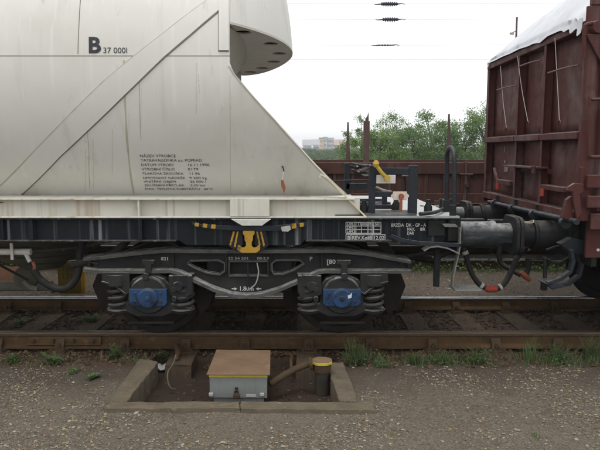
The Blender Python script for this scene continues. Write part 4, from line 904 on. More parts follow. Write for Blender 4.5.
# end panels, one per bay, set back between the posts
for (a, b) in zip(ypost, ypost[1:]):
    for z0, z1 in ((ZBT+.03, ZM-.045), (ZM+.045, ZT-.04)):
        m = MB()
        def f(u, v): return Vector((XW+.085 + .006*math.sin(u*3.1)*math.sin(v*3.1) + .004*nz(u*3, v*3, 1, a), a+(b-a)*u, z0-.02+(z1-z0+.04)*v))
        m.grid(f, 8, 8, flip=True); o = m.build('end_panel', M['brown'], ow, smooth=60); s = o.modifiers.new('thick', 'SOLIDIFY'); s.thickness = .005
MB().box(XW+.11, XW+.12, YN+.02, YFAR-.02, ZBT-.02, ZT-.02).build('backing_sheet', M['brown'], ow)
for i, y in enumerate(ypost):
    w = .035 if 0 < i < 3 else .045
    m = MB(); m.box(XW, XW+.10, y-.008, y+.008, ZBT, ZT-.03); m.box(XW-.006, XW+.002, y-w, y+w*.5, ZBT, ZT-.03); m.build('end_post', M['brown'], ow, bevel=.003)
MB().box(XW-.012, XW+.108, YN, YFAR, ZT-.035, ZT+.03).build('top_rail', M['brown'], ow, bevel=.006)
for a, b in zip(ypost, ypost[1:]):
    m = MB(); m.xprism([(0, 0), (0, 0), (0, 0)], 0, 0) if False else None
    mm = MB().add([(XW-.03, a+.01, ZM+.028), (XW-.03, b-.01, ZM+.028), (XW-.03, b-.01, ZM-.03), (XW-.03, a+.01, ZM-.03), (XW+.084, a+.01, ZM+.045), (XW+.084, b-.01, ZM+.045), (XW+.084, b-.01, ZM-.045), (XW+.084, a+.01, ZM-.045)], [(0,1,2,3), (4,7,6,5), (0,4,5,1), (3,2,6,7), (1,5,6,2), (0,3,7,4)])
    mm.build('middle_rail', M['brown'], ow, bevel=.004)
MB().box(XW-.02, XW+.11, YN, YFAR, ZBT-.05, ZBT+.03).build('bottom_rail', M['brown'], ow, bevel=.006)
M['grab'] = mat('worn grab iron', (.17, .12, .11), .5, (.10, .065, .06), 20, .6)
# grab irons across the bays
for (pa, pb) in (((497, 90), (513.5, 85.5)), ((519, 66.5), (538.5, 60)), ((548, 73), (575.5, 65))):
    a = PX(*pa, XW-.055); b = PX(*pb, XW-.005)
    MB().tube([a+Vector((.0, 0, 0)), a.lerp(b, .5)+Vector((-.01, 0, 0)), a.lerp(b, .8), b+Vector((.03, 0, 0))], .008, 8).build('grab_iron', M['grab'], ow)
# cords from the sheet to rings on the middle rail
for top_, mid, bot in (((500.5, 66), (503, 100), (506.5, 128)), ((517.5, 56), (522, 90), (528, 122)), ((555, 38), (557.5, 85), (559.5, 121))):
    MB().tube([PX(*top_, XW-.02), PX(*mid, XW-.035), PX(*bot, XW-.045)], .0034, 6).build('cord', M['rope'], ow)
    c = PX(*bot, XW-.045)
    MB().tube([c+Vector((0, .03*math.cos(t), -.035+.04*math.sin(t))) for t in [R(-10+200*k/10) for k in range(11)]], .008, 8).build('ring', M['brown'], ow)
# step ledge, lamp irons with red tips, small stencil marks
a = PX(507, 165.5, XW-.05); b = PX(538, 166.5, XW-.05)
MB().box(XW-.10, XW+.06, a.y, b.y, a.z-.012, a.z+.008).build('step_ledge', M['brown'], ow, bevel=.004)
MB().box(XW-.10, XW-.08, b.y-.03, b.y+.05, a.z-.06, a.z+.02).build('ledge_end', M['brown'], ow, bevel=.006)
MB().box(XW+.05, XW+.09, b.y-.02, a.y, a.z-.06, a.z-.012).build('ledge_bracket', M['brown'], ow)
for (rx, ry, ax, ay, bx_, by_) in ((497.5, 186, 498, 183, 511, 183), (542.3, 192, 542, 188, 566, 190)):
    c = PX(rx, ry, XW-.04); MB().tube([c+Vector((0, 0, .035)), c+Vector((0, 0, -.04))], .022, 12).build('red_lamp_iron', M['red'], ow)
    a = PX(ax, ay, XW-.01); b = PX(bx_, by_, XW-.01); MB().box(XW-.03, XW+.07, a.y, b.y, min(a.z, b.z)-.01, max(a.z, b.z)+.02).build('lamp_bracket', M['brown'], ow, bevel=.005)
a = PX(494, 168, XW-.02); b = PX(498, 184, XW-.02); MB().bar(a, b, .02, .03, (1, 0, 0)).build('chain_hook', M['brown'], ow)
for s, px, py, h in (('1', 504, 152, .09), ('80', 504, 163, .05), ('508', 504, 171.5, .09)):
    p = PX(px, py, XW+.075); me = text_mesh(s, h); me.transform(Matrix.Translation((XW+.074, p.y, p.z)) @ Matrix.Rotation(R(-90), 4, 'Z') @ Matrix.Rotation(R(90), 4, 'X')); me.materials.clear(); me.materials.append(M['pale']); link('lettering', me, ow)
# end locking shaft with brackets
a = PX(489, 202, XW-.06); b = PX(577, 222, XW-.06)
MB().tube([a, b], .026, 12).build('locking_shaft', M['steeldk'], ow)
for px in (495, 513, 534, 565):
    t = (px-489)/88; y = (PX(px, 202+20*t, XW-.06)).y; z = a.z
    MB().lathe([(-.03, .03), (-.03, .05), (.03, .05), (.03, .03)], (XW-.06, y, z), 'y', 14).build('shaft_bearing', M['steeldk'], ow)
    MB().box(XW-.05, XW+.05, y-.012, y+.012, z, z+.10).build('bearing_bracket', M['steeldk'], ow)
# near side: corner post, ribbed wall, hooks, door post
MB().box(XW-.012, XW+.10, YN-.012, YN+.02, ZBT-.05, ZT+.145).build('corner_post', M['brown'], ow, bevel=.008)
x0 = XW+.10
MB().box(x0+.001, XEND, YN+.0305, YN+.042, ZBT-.05, ZT+.16).build('side_sheet', M['brown'], ow)
for k in range(14):
    x = x0+.09+k*.52; MB().prism([(x-.05, 0), (x-.03, 0), (x+.03, 0), (x+.05, 0)], YN, YN) if False else None
    MB().add([(x-.055, YN+.036, ZBT+.02), (x-.03, YN-.02, ZBT+.04), (x+.03, YN-.02, ZBT+.04), (x+.055, YN+.036, ZBT+.02), (x-.055, YN+.036, ZT-.05), (x-.03, YN-.02, ZT-.07), (x+.03, YN-.02, ZT-.07), (x+.055, YN+.036, ZT-.05)], [(0,1,5,4), (1,2,6,5), (2,3,7,6), (4,5,6,7), (3,2,1,0)]).build('side_rib', M['brown'], ow, bevel=.006)
ZS = ZT+.20
MB().box(XW+.02, XEND, YN-.025, YN+.03, ZS-.05, ZS+.032).build('side_top_rail', M['brown'], ow, bevel=.008)
MB().box(x0, XEND, YN-.05, YN+.03, ZBT-.12, ZBT+.02).build('side_bottom_rail', M['brown'], ow, bevel=.008)
MB().box(XW, XEND, YFAR, YFAR+.03, ZBT-.1, ZT+.03).build('side_sheet', M['brown'], ow)
MB().box(XEND, XEND+.05, YN, YFAR, ZBT-.1, ZT).build('end_sheet', M['brown'], ow)
MB().box(XW+.13, XEND-.01, YN+.05, YFAR-.02, ZBT-.04, ZBT+.02).build('floor', M['brown'], ow)
MB().box(XW+.13, XEND-.01, YN+.05, YFAR-.02, ZBT+.02, ZT-.1).build('load', M['ballast'], ow)
c = P(598, 27, YN-.05); MB().lathe([(-.02, .02), (-.02, .05), (.02, .06), (.04, .06)], (c.x, YN-.05, c.z), 'y', 18).build('hinge_pin', M['brown'], ow)
MB().pprism([(586, 34), (606, 34), (606, 66), (600, 60)], YN-.045, YN-.02).build('hinge_plate', M['brown'], ow, bevel=.006)
MB().tube([P(584, 58, YN-.04), P(584, 30, YN-.05), P(586, 25, YN-.05), P(593, 23, YN-.05)], .016, 8).build('hinge_chain', M['brown'], ow)
MB().tube([P(589.5, 155, YN-.05), P(589.5, 102, YN-.06), P(592, 99.5, YN-.06), P(610, 99.5, YN-.06)], .014, 8).build('side_handrail', M['brown'], ow)
MB().tube([P(589.5, 155, YN-.05), P(592, 157, YN-.05), P(604, 157, YN-.05)], .014, 8).build('side_handrail', M['brown'], ow)
MB().pprism([(568.5, 187), (575, 183), (584, 184), (584, 192), (580, 194), (582, 214), (577, 220), (574, 204), (573, 192), (567, 191)], YN-.06, YN-.02).build('door_hook', M['brown'], ow, bevel=.006)
MB().pprism([(580.5, 167), (584, 167), (584.5, 184), (580.5, 184)], YN-.05, YN-.02).build('hook_lever', M['brown'], ow, bevel=.004)
MB().pprism([(567, 200), (572, 196), (574, 222), (562, 218)], YN-.01, YN+.05).build('corner_gusset', M['brown'], ow, bevel=.006)
MB().pbox(588, 175, 608, 188, YN-.09, YN-.05).build('door_latch', M['brown'], ow, bevel=.006)
MB().pbox(588, 196, 608, 208, YN-.09, YN-.05).build('door_latch', M['brown'], ow, bevel=.006)
MB().pbox(588, 212, 640, 258, YN+.06, YN+.10).build('solebar', M['brown'], ow, bevel=.008)
c = P(598, 250, YN+.058); MB().lathe([(-.01, .006), (-.006, .014), (.005, .014)], (c.x, YN+.058, c.z), 'y', 12).build('white_rivet', M['white'], ow)
# headstock, buffers, brackets, step, wheels
xh = P(572, 235, -.875).x
MB().box(xh, xh+.05, -1.30, 1.30, ZBUF-.24, ZBT-.06).build('headstock', M['blackr'], ow, bevel=.006)
MB().box(xh+.05, XEND, -.35, .35, ZBUF-.15, ZBT-.05).build('centre_sill', M['blackr'], ow)
buffer(ow, xh-.002, XF+.002, -.875, ZBUF, 1, 'blackr', .22, .185, .138, .17)
buffer(ow, xh-.002, XF+.002, .875, ZBUF, 1, 'blackr', .22, .185, .138, .17)
a = P(526, 215.7, -.875-.05)
MB().tube([(XF+.12+.05*math.cos(t), -.875-.06+.05*math.sin(t), ZBUF+.142-.018*abs(math.sin(t))) for t in [2*math.pi*k/16 for k in range(17)]], .006, 6).build('chalk_ring', mat('chalk mark', (.45, .42, .30), .9, (.3, .28, .2), 30, .5), ow)
MB().pprism([(560, 244), (572, 238), (590, 242), (590, 256), (571, 253)], -1.22, -1.12).build('step_bracket', M['steeldk'], ow, bevel=.006)
MB().pribbon([(572, 250), (574, 262), (571, 272), (562, 279), (548, 284)], .035, -1.28, -1.22).build('shunter_step', M['steeldk'], ow, bevel=.004)
MB().pribbon([(579, 250), (583, 264), (580, 276), (570, 284), (552, 288)], .035, -1.10, -1.04).build('shunter_step', M['steeldk'], ow, bevel=.004)
MB().pprism([(546, 284), (556, 283), (566, 287), (552, 289)], -1.28, -1.05).build('step_tread', M['steeldk'], ow, bevel=.004)
MB().tube([P(545, 289, -1.0), P(545, 270, -1.0), P(545, 258, -1.0)], .02, 8).build('brake_pipe', M['blackr'], ow)
MB().pbox(542, 283, 547.5, 290.5, -1.02, -.98).build('pipe_end', M['blackr'], ow, bevel=.004)
MB().tube([P(543, 257, -1.0), P(556, 263, -1.0), P(566, 259, -1.0), P(574, 252, -1.0)], .012, 8).build('release_rod', M['steeldk'], ow)
MB().tube([P(546, 250, -1.0), P(560, 246, -1.0), P(572, 250, -1.0)], .012, 8).build('release_rod', M['steeldk'], ow)
wx = 3.78
for k, xx in enumerate((wx, wx+1.8)):
    MB().cyl((xx, -1.1, .463), (xx, 1.1, .463), .08, 20).build('axle', M['wheel'], ow)
    for s in (-1, 1): MB().lathe([(a_*(1 if s < 0 else -1), r) for a_, r in wp][::1 if s < 0 else -1], (xx, s*.755, .463), 'y', 56).build('wheel', M['wheel'], ow, smooth=40)
MB().box(wx-.5, wx+2.4, -1.1, -1.0, .50, .72).build('bogie_frame', M['blackr'], ow, bevel=.01)
# air hoses under the couplings
MB().tube([P(497, 289, -.70), P(504, 284, -.68), P(511, 272, -.64), P(518, 256, -.60), P(527, 247.5, -.58), P(540, 245.5, -.55), P(556, 246, -.5)], .028, 12).build('air_hose', M['rubber'], ow)
MB().tube([P(501, 245, -.2), P(499, 256, -.2), P(502, 264, -.2), P(512, 270, -.25), P(521, 275, -.3)], .028, 12).build('air_hose', M['rubber'], ow)
MB().tube([P(528, 258, -.3), P(528, 268, -.3), P(526, 274, -.3)], .030, 12).build('air_hose', M['rubber'], ow)
for q0, q1 in ((P(499, 287.8, -.694), P(501.2, 286.4, -.69)), (P(526.4, 248, -.58), P(529, 247.2, -.575))): MB().tube([q0, q1], .036, 14).build('hose_clamp', M['pale'], ow)
MB().tube([P(521, 272, -.32), P(525, 276, -.32), P(530, 280.5, -.32)], [.02, .034, .02], 10).build('hose_coupling', M['redrust'], ow)
MB().tube([P(525, 246.5, -.62), P(540, 245, -.62)], .016, 8).build('cock_handle', M['red'], ow)
MB().box(XF+.02, xh, -.06, .06, ZBUF-.07, ZBUF+.05).build('coupling_hook', M['blackr'], ow, bevel=.015)
MB().tube([(XF-.25, -.04, ZBUF-.05), (XF-.1, -.04, ZBUF-.12), (XF+.1, -.04, ZBUF-.16), (XF+.3, -.04, ZBUF-.08)], .03, 10).build('coupling_link', M['blackr'], ow)

# ---------------------------------------------------------------- tarpaulin over the load
ZF = ZT + .03
def rdg(a, b, o): return 1 - 2*abs(nz(a, b, 1.0, o))
def tarp(u, v):        # u: along the wagon from the hem (0) up and over; v: near side (0) to far side (1)
    y = YN+.045 + (YFAR-YN-.075)*v
    s = 9.0*u**2.2
    heap = .44 + .05*math.sin(v*4+.4) + .10*max(0, 1-v*1.25)
    ed = min(1, min(v, 1-v)*7)
    fold = .030*rdg(v*3.1+s*.9, s*1.1-v*2.0, 2) + .016*rdg(v*7-s*2.2, s*2.0+v*2, 5) + .008*rdg(v*15+s*4, s*5, 8)
    hem = .010 + .02*nz(v*3, 0, 1.9, 7) + .10*max(0, .17-v)/.17*(1+.35*math.sin(v*110)) + .03*max(0, 1-abs(v-.34)/.07)
    if s < .12:
        k = s/.12; x = XW-.035 + fold*.5*k - .018*max(0, .17-v)/.17*math.sin(v*110); z = ZF + .012 - hem*(1-k) + .02*k
    else:
        k = min((s-.12)/.55, 1); x = XW-.035 + (s-.12)*.95 - fold*.4*(1-k) + fold*.5*math.exp(-(s-.12)*8); z = ZF + .032 + heap*(k**.85)*(.2+.8*ed) + fold*(.3+k)
    if v < .05 or v > .95:
        e = (.05-v)/.05 if v < .05 else (v-.95)/.05
        if s > .12: z -= e*(z-(ZF-.06))
    return Vector((x, y, z))
t = MB().grid(tarp, 130, 150, flip=True); to = t.build('tarpaulin', M['tarp'], smooth=50)
so_ = to.modifiers.new('thick', 'SOLIDIFY'); so_.thickness = .004; so_.offset = 1
tag(to, 'creased white tarpaulin tied over the load of the brown open wagon', 'tarpaulin')

# ================================================================== BROWN FLAT WAGON on the second track
fw = thing('flat_wagon', 'weathered brown flat wagon with drop sides and stanchions, on the track behind', 'wagon', (0, 4.45, 0))
yn = 3.05; yfz = 5.85
zt_ = P(400, 162.5, yn).z; zm1 = P(400, 174, yn).z; zl0 = P(400, 193.5, yn).z; zl1 = P(400, 203, yn).z; zb_ = P(400, 216, yn).z
XA, XB = -9.2, 9.6
MB().box(XA, XB, yn+.04, yn+.06, zl0-.02, zt_-.01).build('side_backing', M['brown2'], fw)
xg = P(465.5, 180, yn).x
edges = [xg-.0-2.42*k for k in range(4, -4, -1)]
for k in range(len(edges)-1):
    a, b = edges[k]+.02, edges[k+1]-.02
    if b < XA or a > XB: continue
    a = max(a, XA); b = min(b, XB)
    fl_ = MB().box(a, b, yn-.012, yn+.039, zm1, zt_).build('drop_side_rail', M['brown2'], fw, bevel=.006)
    MB().box(a, b, yn-.012, yn+.039, zl1, zl0).build('drop_side_rail', M['brown2'], fw, bevel=.006)
    n = 8
    for j in range(n+1):
        x = a+.02+(b-a-.04)*j/n; MB().box(x-.028, x+.028, yn+.005, yn+.039, zl0+.001, zm1-.001).build('drop_side_rib', M['brown2'], fw, bevel=.004)
    for j in range(n):
        x = a+.02+(b-a-.04)*(j+.5)/n; w = (b-a)/n/2-.04
        MB().box(x-w, x+w, yn+.028, yn+.0395, zl0+.004, zm1-.004).build('drop_side_panel', M['brown2'], fw)
    for j in (0.18, .82): x = a+(b-a)*j; MB().box(x-.05, x+.05, yn-.05, yn-.013, zl1-.06, zl1+.05).build('hinge', M['stanch'], fw, bevel=.01)
MB().box(XA, XB, yn+.03, yn+.07, zb_-.12, zl1-.01).build('solebar', M['brown2'], fw, bevel=.008)
MB().box(XA, XB, yfz-.06, yfz, zb_-.12, zt_).build('far_side', M['brown2'], fw)
MB().box(XA, XB, yn+.07, yfz-.061, zl1-.1, zl1-.04).build('floor', M['brown2'], fw)
for e in edges:
    if XA < e < XB:
        MB().box(e-.02, e+.012, yn-.045, yn-.013, zl1-.08, zt_+.02).build('side_stake', M['stanch'], fw, bevel=.006)
        MB().tube([(e-.10, yn-.04, zm1+.0), (e+.10, yn-.04, zm1-.005)], .016, 8).build('latch', M['stanch'], fw)
        MB().lathe([(-.03, .02), (-.03, .04), (.03, .04)], (e+.01, yn-.04, zl0+.14), 'y', 12).build('latch', M['brown2'], fw)
def stanch(px, top, base, y, w0, w1):
    p = P(px, base, y); q = P(px, top, y); m = MB()
    m.add([(p.x-w0, y-.03, p.z-.6), (p.x+w0, y-.03, p.z-.6), (p.x+w0, y+.04, p.z-.6), (p.x-w0, y+.04, p.z-.6), (q.x-w1, y-.012, q.z), (q.x+w1, y-.012, q.z), (q.x+w1, y+.012, q.z), (q.x-w1, y+.012, q.z)], [(0,3,2,1), (4,5,6,7), (0,1,5,4), (1,2,6,5), (2,3,7,6), (3,0,4,7)])
    m.build('stanchion', M['stanch'], fw, bevel=.004)
stanch(348, 122, 165, yfz+.05, .075, .014); stanch(449, 114, 165, yfz+.05, .075, .016)
p = P(366.3, 165, yfz-.2); q = P(366.8, 121, yfz-.2); MB().box(p.x-.06, p.x+.06, yfz-.2, yfz-.12, p.z-.7, q.z).build('stanchion', M['stanch'], fw, bevel=.006)
MB().prism([(q.x-.028, q.z), (q.x+.04, q.z), (q.x+.035, q.z+.17), (q.x+.015, q.z+.10), (q.x-.02, q.z+.05)], yfz-.19, yfz-.13).build('stanchion_tip', M['stanch'], fw)
for xw in (-6.6, -4.8, 4.9, 6.7):
    for s in (-1, 1): MB().lathe([(a_*(1 if s < 0 else -1), r) for a_, r in wp][::1 if s < 0 else -1], (xw, 4.45+s*.755, .413), 'y', 40).build('wheel', M['wheel'], fw, smooth=40)
    MB().cyl((xw, 3.4, .413), (xw, 5.5, .413), .07, 14).build('axle', M['wheel'], fw)
    MB().box(xw-.14, xw+.14, 3.34, 3.5, .30, .56).build('axle_box', M['blackr'], fw, bevel=.02)
for xw in (-5.7, 5.8): MB().box(xw-1.35, xw+1.35, 3.36, 3.48, .50, .66).build('bogie_frame', M['blackr'], fw, bevel=.015)
MB().prism([(-4.2, zb_-.1), (-3.0, .33), (3.1, .33), (4.3, zb_-.1)], 4.2, 4.7).build('underframe_truss', M['blackr'], fw)
MB().box(-2.4, 2.2, 3.5, 5.4, .30, .52).build('underframe_gear', M['blackr'], fw, bevel=.03)

# ================================================================== yellow board and rusty sheet between the tracks
yb = 1.75; a = P(57, 262, yb); b = P(81, 281.5, yb)
bo = thing('number_board', 'low yellow board with dark figures standing between the tracks, behind the hanging hose', 'board', ((a.x+b.x)/2, yb, -.19))
MB().box(a.x, b.x, yb, yb+.03, -.24, a.z).build('board', M['tin'], bo, bevel=.004)
MB().box(b.x+.001, b.x+.055, yb-.01, yb+.06, -.24, a.z+.02).build('board_post', M['yellow'], bo, bevel=.004)
for s, px, py in (('130', 61, 271.5), ('135', 61, 279)): q = P(px, py, yb-.002); flat_text(s, (q.x, yb-.002, q.z), .12, M['letters'], bo, width=P(px+13, py, yb).x-q.x)
ysx = 2.2; a = P(-12, 269, ysx); b = P(22, 283, ysx)
m = MB().grid(lambda u, v: (a.x+(b.x-a.x)*u, ysx + .35*v + .03*math.sin(u*9), -.17 + (a.z+.15)*math.sin(v*1.57)*(1-.5*max(0, u-.75)*4*.4) + .02*nz(u*4, v*4, 1)), 12, 6)
o = m.build('rusty_sheet', M['sheet'], smooth=60); s = o.modifiers.new('thick', 'SOLIDIFY'); s.thickness = .006
tag(o, 'rust orange bent sheet lying beyond the far rail at the left edge', 'sheet')
# ================================================================== OVERHEAD LINE
def at_d(px, py, d): v = ray(px, py); return CAMP + v*(d/v.y)
OD = 27.0
def insulator(label, px, py, half, r, n):
    c = at_d(px, py, OD); L = half/F_PX*OD; prof = []
    for k in range(n):
        x = -L + 2*L*k/n; e = 1 - .45*abs(2*(k+.5)/n-1)**3
        prof += [(x, r*.55), (x+L*.25/n, r*e), (x+L*1.0/n, r*e), (x+L*1.4/n, r*.55)]
    prof.append((L, r*.5))
    t = thing('insulator', label, 'insulator', c, 'insulators on the overhead wires')
    MB().lathe(prof, c, 'x', 16).build('ribbed_body', M['rod'], t, smooth=30)
    for s in (-1, 1): MB().tube([c+Vector((s*L, 0, 0)), c+Vector((s*(L+.16), 0, .015*s)), c+Vector((s*(L+.30), 0, -.01))], [.03, .02, .012], 8).build('end_fitting', M['wire'], t)
    return c
cs = [insulator('ribbed insulator on the topmost overhead wire', 389.5, 4, 8, .10, 8), insulator('ribbed insulator on the overhead wire second from top', 390.5, 19.5, 7.6, .095, 7), insulator('thin dark insulator on the third overhead wire down', 385.5, 45.2, 6.5, .038, 5)]
def wire(label, pts, r=.003):
    return tag(MB().tube(pts, r, 6).build('overhead_wire', M['wire']), label, 'wire', 'wires of the overhead line')
lab = ('topmost thin overhead wire across the white sky', 'second thin overhead wire from the top', 'third thin overhead wire from the top')
for c, l in zip(cs, lab):
    wire(l, [c+Vector((x, 0, .0012*x*x*.3)) for x in (-30, -20, -10, -4, 0, 4, 10, 20, 30)], .0045)
c = at_d(385, 59.5, OD); wire('lowest thin overhead wire, level with the wagon cover', [c+Vector((x, 0, .0002*x*x)) for x in (-30, -15, 0, 15, 30)], .004)
for sx, nm in ((-30, 'left'), (30, 'right')):
    mm = thing('catenary_mast', 'grey overhead line mast beyond the %s edge of the view' % nm, 'mast', (sx, cs[0].y, -.2))
    MB().tube([(sx, cs[0].y, -.4), (sx, cs[0].y, 10.5)], [.16, .10], 12).build('mast_pole', M['pale'], mm)
# distant thin mast above the white cover
d = 46; p = at_d(517, 17, d)
dm = thing('lighting_mast', 'thin distant mast rising above the white tarpaulin', 'mast', (p.x, p.y, -.2))
MB().tube([(p.x, p.y, -.4), (p.x, p.y, p.z)], [.12, .065], 10).build('mast_pole', M['stanch'], dm)
q = at_d(511.5, 33, d); MB().tube([(p.x, p.y, q.z+.15), (q.x, p.y, q.z)], .03, 8).build('mast_arm', M['stanch'], dm)
MB().tube([(q.x-.12, p.y, q.z-.02), (q.x+.16, p.y, q.z-.05)], .08, 8).build('lamp_head', M['pale'], dm)

# ================================================================== TREES
def leaf(vs, fs, c, n, s, rnd, asp=.55):
    n = n.normalized(); a = n.orthogonal().normalized(); a = Matrix.Rotation(rnd.uniform(0, 6.28), 3, n) @ a; b = n.cross(a)
    o = len(vs); vs += [c - a*s*.5, c + b*s*asp*.5, c + a*s*.5, c - b*s*asp*.5]; fs.append((o, o+1, o+2, o+3))
def tree(label, base, h, r, nclump, nleaf, ls, mt, seed, sparse=.0, grp='trees behind the brown flat wagon', trunk_h=.3):
    rnd = random.Random(seed); base = Vector(base)
    t = thing('tree', label, 'tree', base, grp)
    tr = MB(); top = base + Vector((rnd.uniform(-.2, .2), 0, h*.80))
    tr.tube([base, base.lerp(top, .35)+Vector((rnd.uniform(-.1, .1), 0, 0)), base.lerp(top, .7), top], [h*.028, h*.022, h*.014, h*.004], 8)
    vs = []; fs = []; clumps = []
    for k in range(nclump):
        z = rnd.uniform(trunk_h, 1.0); rr = r*math.sin(min(1, (1.04-z)/(1.04-trunk_h)*1.15)*math.pi*.60+.25)*rnd.uniform(.35, 1.05); a = rnd.uniform(0, 6.28)
        clumps.append(base + Vector((rr*math.cos(a), rr*math.sin(a), h*z)))
    for c in clumps:
        st_ = base.lerp(top, max(.15, min(.95, (c.z-base.z)/h*.75)))
        if rnd.random() < .6: tr.tube([st_, st_.lerp(c, .5)+Vector((0, 0, .05*h*rnd.random())), c], [h*.009, h*.005, h*.002], 5)
        cr = r*rnd.uniform(.20, .40)*(1-sparse*.3)
        for j in range(int(nleaf*rnd.uniform(.6, 1.3))):
            d = Vector((rnd.gauss(0, 1), rnd.gauss(0, 1), rnd.gauss(0, .75)))*cr*.55; p = c + d
            leaf(vs, fs, p, Vector((rnd.gauss(0, .7), rnd.gauss(-.2, .7), rnd.gauss(.7, .6))), ls*rnd.uniform(.6, 1.4), rnd)
    tr.build('trunk', M['bark'], t)
    m = MB(); m.v = [tuple(v) for v in vs]; m.f = fs; m.build('crown', M[mt], t, smooth=None)
    return t
def tbase(px, d, z=-.2): v = ray(px, 150); return (v.x*d/v.y, -CAM_D+d, ground_z(0, -CAM_D+d))
def th(py, d): return CAM_H + (150-py)*d/F_PX*1.0 + .2
specs = [   # px, top py, distance, radius px, clumps, leaves, material, sparse, label
 (360, 119, 40, 16, 20, 60, 'leafA', 1.0, 'thin open tree with gaps, behind the thick brown stanchion'),
 (381, 134, 38, 24, 42, 110, 'leafA', 0, 'broad low green tree just right of the thick brown stanchion'),
 (394, 117, 44, 22, 40, 90, 'leafA', .6, 'mid green tree with ragged top above the yellow handle'),
 (412, 129, 40, 24, 46, 110, 'leafB', 0, 'dense rounded green tree above the right brake stand post'),
 (430, 117, 45, 22, 42, 95, 'leafA', .5, 'tall feathery tree left of the hooped handrail'),
 (446, 128, 39, 20, 40, 100, 'leafB', 0, 'dense darker tree directly behind the hooped handrail'),
 (462, 124, 43, 19, 34, 90, 'leafA', .5, 'pale green tree just right of the tapered far stanchion'),
 (484, 109, 42, 25, 54, 105, 'leafA', .2, 'tallest green tree, half hidden by the brown open wagon'),
 (352, 142, 37, 15, 26, 90, 'leafA', 0, 'low bright green bush between the two left stanchions'),
 (505, 104, 47, 28, 40, 80, 'leafB', .2, 'dark tree behind the corner of the open wagon'),
]
for i, (px, py, d, rp, nc, nl, mt, spz, label) in enumerate(specs):
    b = tbase(px, d); tree(label, b, th(py-1, d)-b[2]-.2, rp*1.1*d/F_PX, nc, int(nl*1.9), .115, mt, 20+i, spz, trunk_h=.16)
# far wood on the rise, a single mass
rnd = random.Random(77); vs = []; fs = []
for k in range(620):
    d = rnd.uniform(70, 150); px = rnd.uniform(285, 520) if rnd.random() < .75 else rnd.uniform(-100, 700); v = ray(px, 150); x = v.x*d/v.y; y = -CAM_D+d
    hh = rnd.uniform(.3, 1.0) ; zc = ground_z(x, y); H = max(.6, CAM_H + (150-(148.5+5*rnd.random()+(2 if 318 < px < 336 else 0)))*d/F_PX - zc)
    r = rnd.uniform(.9, 1.9)*d/110
    for j in range(44):
        dd = Vector((rnd.gauss(0, .5)*r, rnd.gauss(0, .5)*r, 0)); z = zc + H*rnd.uniform(.05, 1.0)**.7
        leaf(vs, fs, Vector((x, y, z)) + dd, Vector((rnd.gauss(0, .6), rnd.gauss(-.5, .6), rnd.gauss(.5, .5))), rnd.uniform(.22, .5)*d/110, rnd, .8)
m = MB(); m.v = [tuple(v) for v in vs]; m.f = fs
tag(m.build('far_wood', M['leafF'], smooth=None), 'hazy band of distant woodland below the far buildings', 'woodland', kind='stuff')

# ================================================================== FAR BUILDINGS
def house(name, label, px0, px1, pyt, d, depth, wall, roof, nx, nzz, zb=None, flat=True):
    a = at_d(px0, pyt, d); b = at_d(px1, pyt, d); y0 = a.y; zb = ground_z(a.x, y0)-2
    t = thing(name, label, 'building', ((a.x+b.x)/2, y0+depth/2, zb), 'distant buildings on the rise')
    W_ = b.x-a.x; zt = a.z
    MB().box(a.x, b.x, y0, y0+depth, zb, zt).build('wall', M[wall], t)
    if flat:
        MB().box(a.x-.3, b.x+.3, y0-.3, y0+depth+.3, zt+.01, zt+.6).build('roof', M[roof], t)
    else:
        MB().xprism([(y0-.5, zt), (y0+depth+.5, zt), (y0+depth/2, zt+depth*.35)], a.x-.4, b.x+.4).build('roof', M[roof], t)
    H = zt-zb
    for i in range(nx):
        for j in range(nzz):
            x = a.x + W_*(i+.5)/nx; z = zt - 1.9 - j*3.0
            if z < zb+1: continue
            w = MB().box(x-.75, x+.75, y0-.06, y0+.05, z-.8, z+.8).build('window', M['glass'], t)
            MB().box(x-.9, x+.9, y0-.15, y0-.01, z-1.0, z-.82).build('sill', M[wall], w)
    return t
house('apartment_block', 'ochre narrow tower block on the far rise', 319.5, 323.4, 138.4, 420, 12, 'plaster_y', 'roof', 1, 5)
house('apartment_block', 'pale cream tower block joined to the ochre one', 323.6, 327.2, 137.8, 424, 12, 'plaster_w', 'roof', 1, 5)
house('apartment_block', 'wide white apartment block right of the ochre tower', 327.6, 334.0, 138.4, 430, 12, 'plaster_w', 'plaster_w', 3, 5)
house('house', 'low pale house above the wood at the slanted tank edge', 303, 311.5, 145.6, 360, 10, 'plaster_w', 'roof', 4, 1, flat=False)
house('house', 'small grey roofed house left of the ochre tower', 313, 319, 144.8, 350, 9, 'plaster_w', 'roof', 3, 1, flat=False)
house('house', 'pinkish brown house row left of the tapered stanchion', 334.6, 341, 145.2, 340, 9, 'plaster_p', 'roofr', 3, 1, flat=False)
house('house', 'pinkish brown house close behind the tapered stanchion', 341.6, 346, 145.0, 345, 9, 'plaster_p', 'roofr', 2, 1, flat=False)
house('apartment_block', 'pale lilac block between the two left stanchions', 350.5, 356.5, 139.5, 440, 12, 'plaster_w', 'roof', 3, 4)

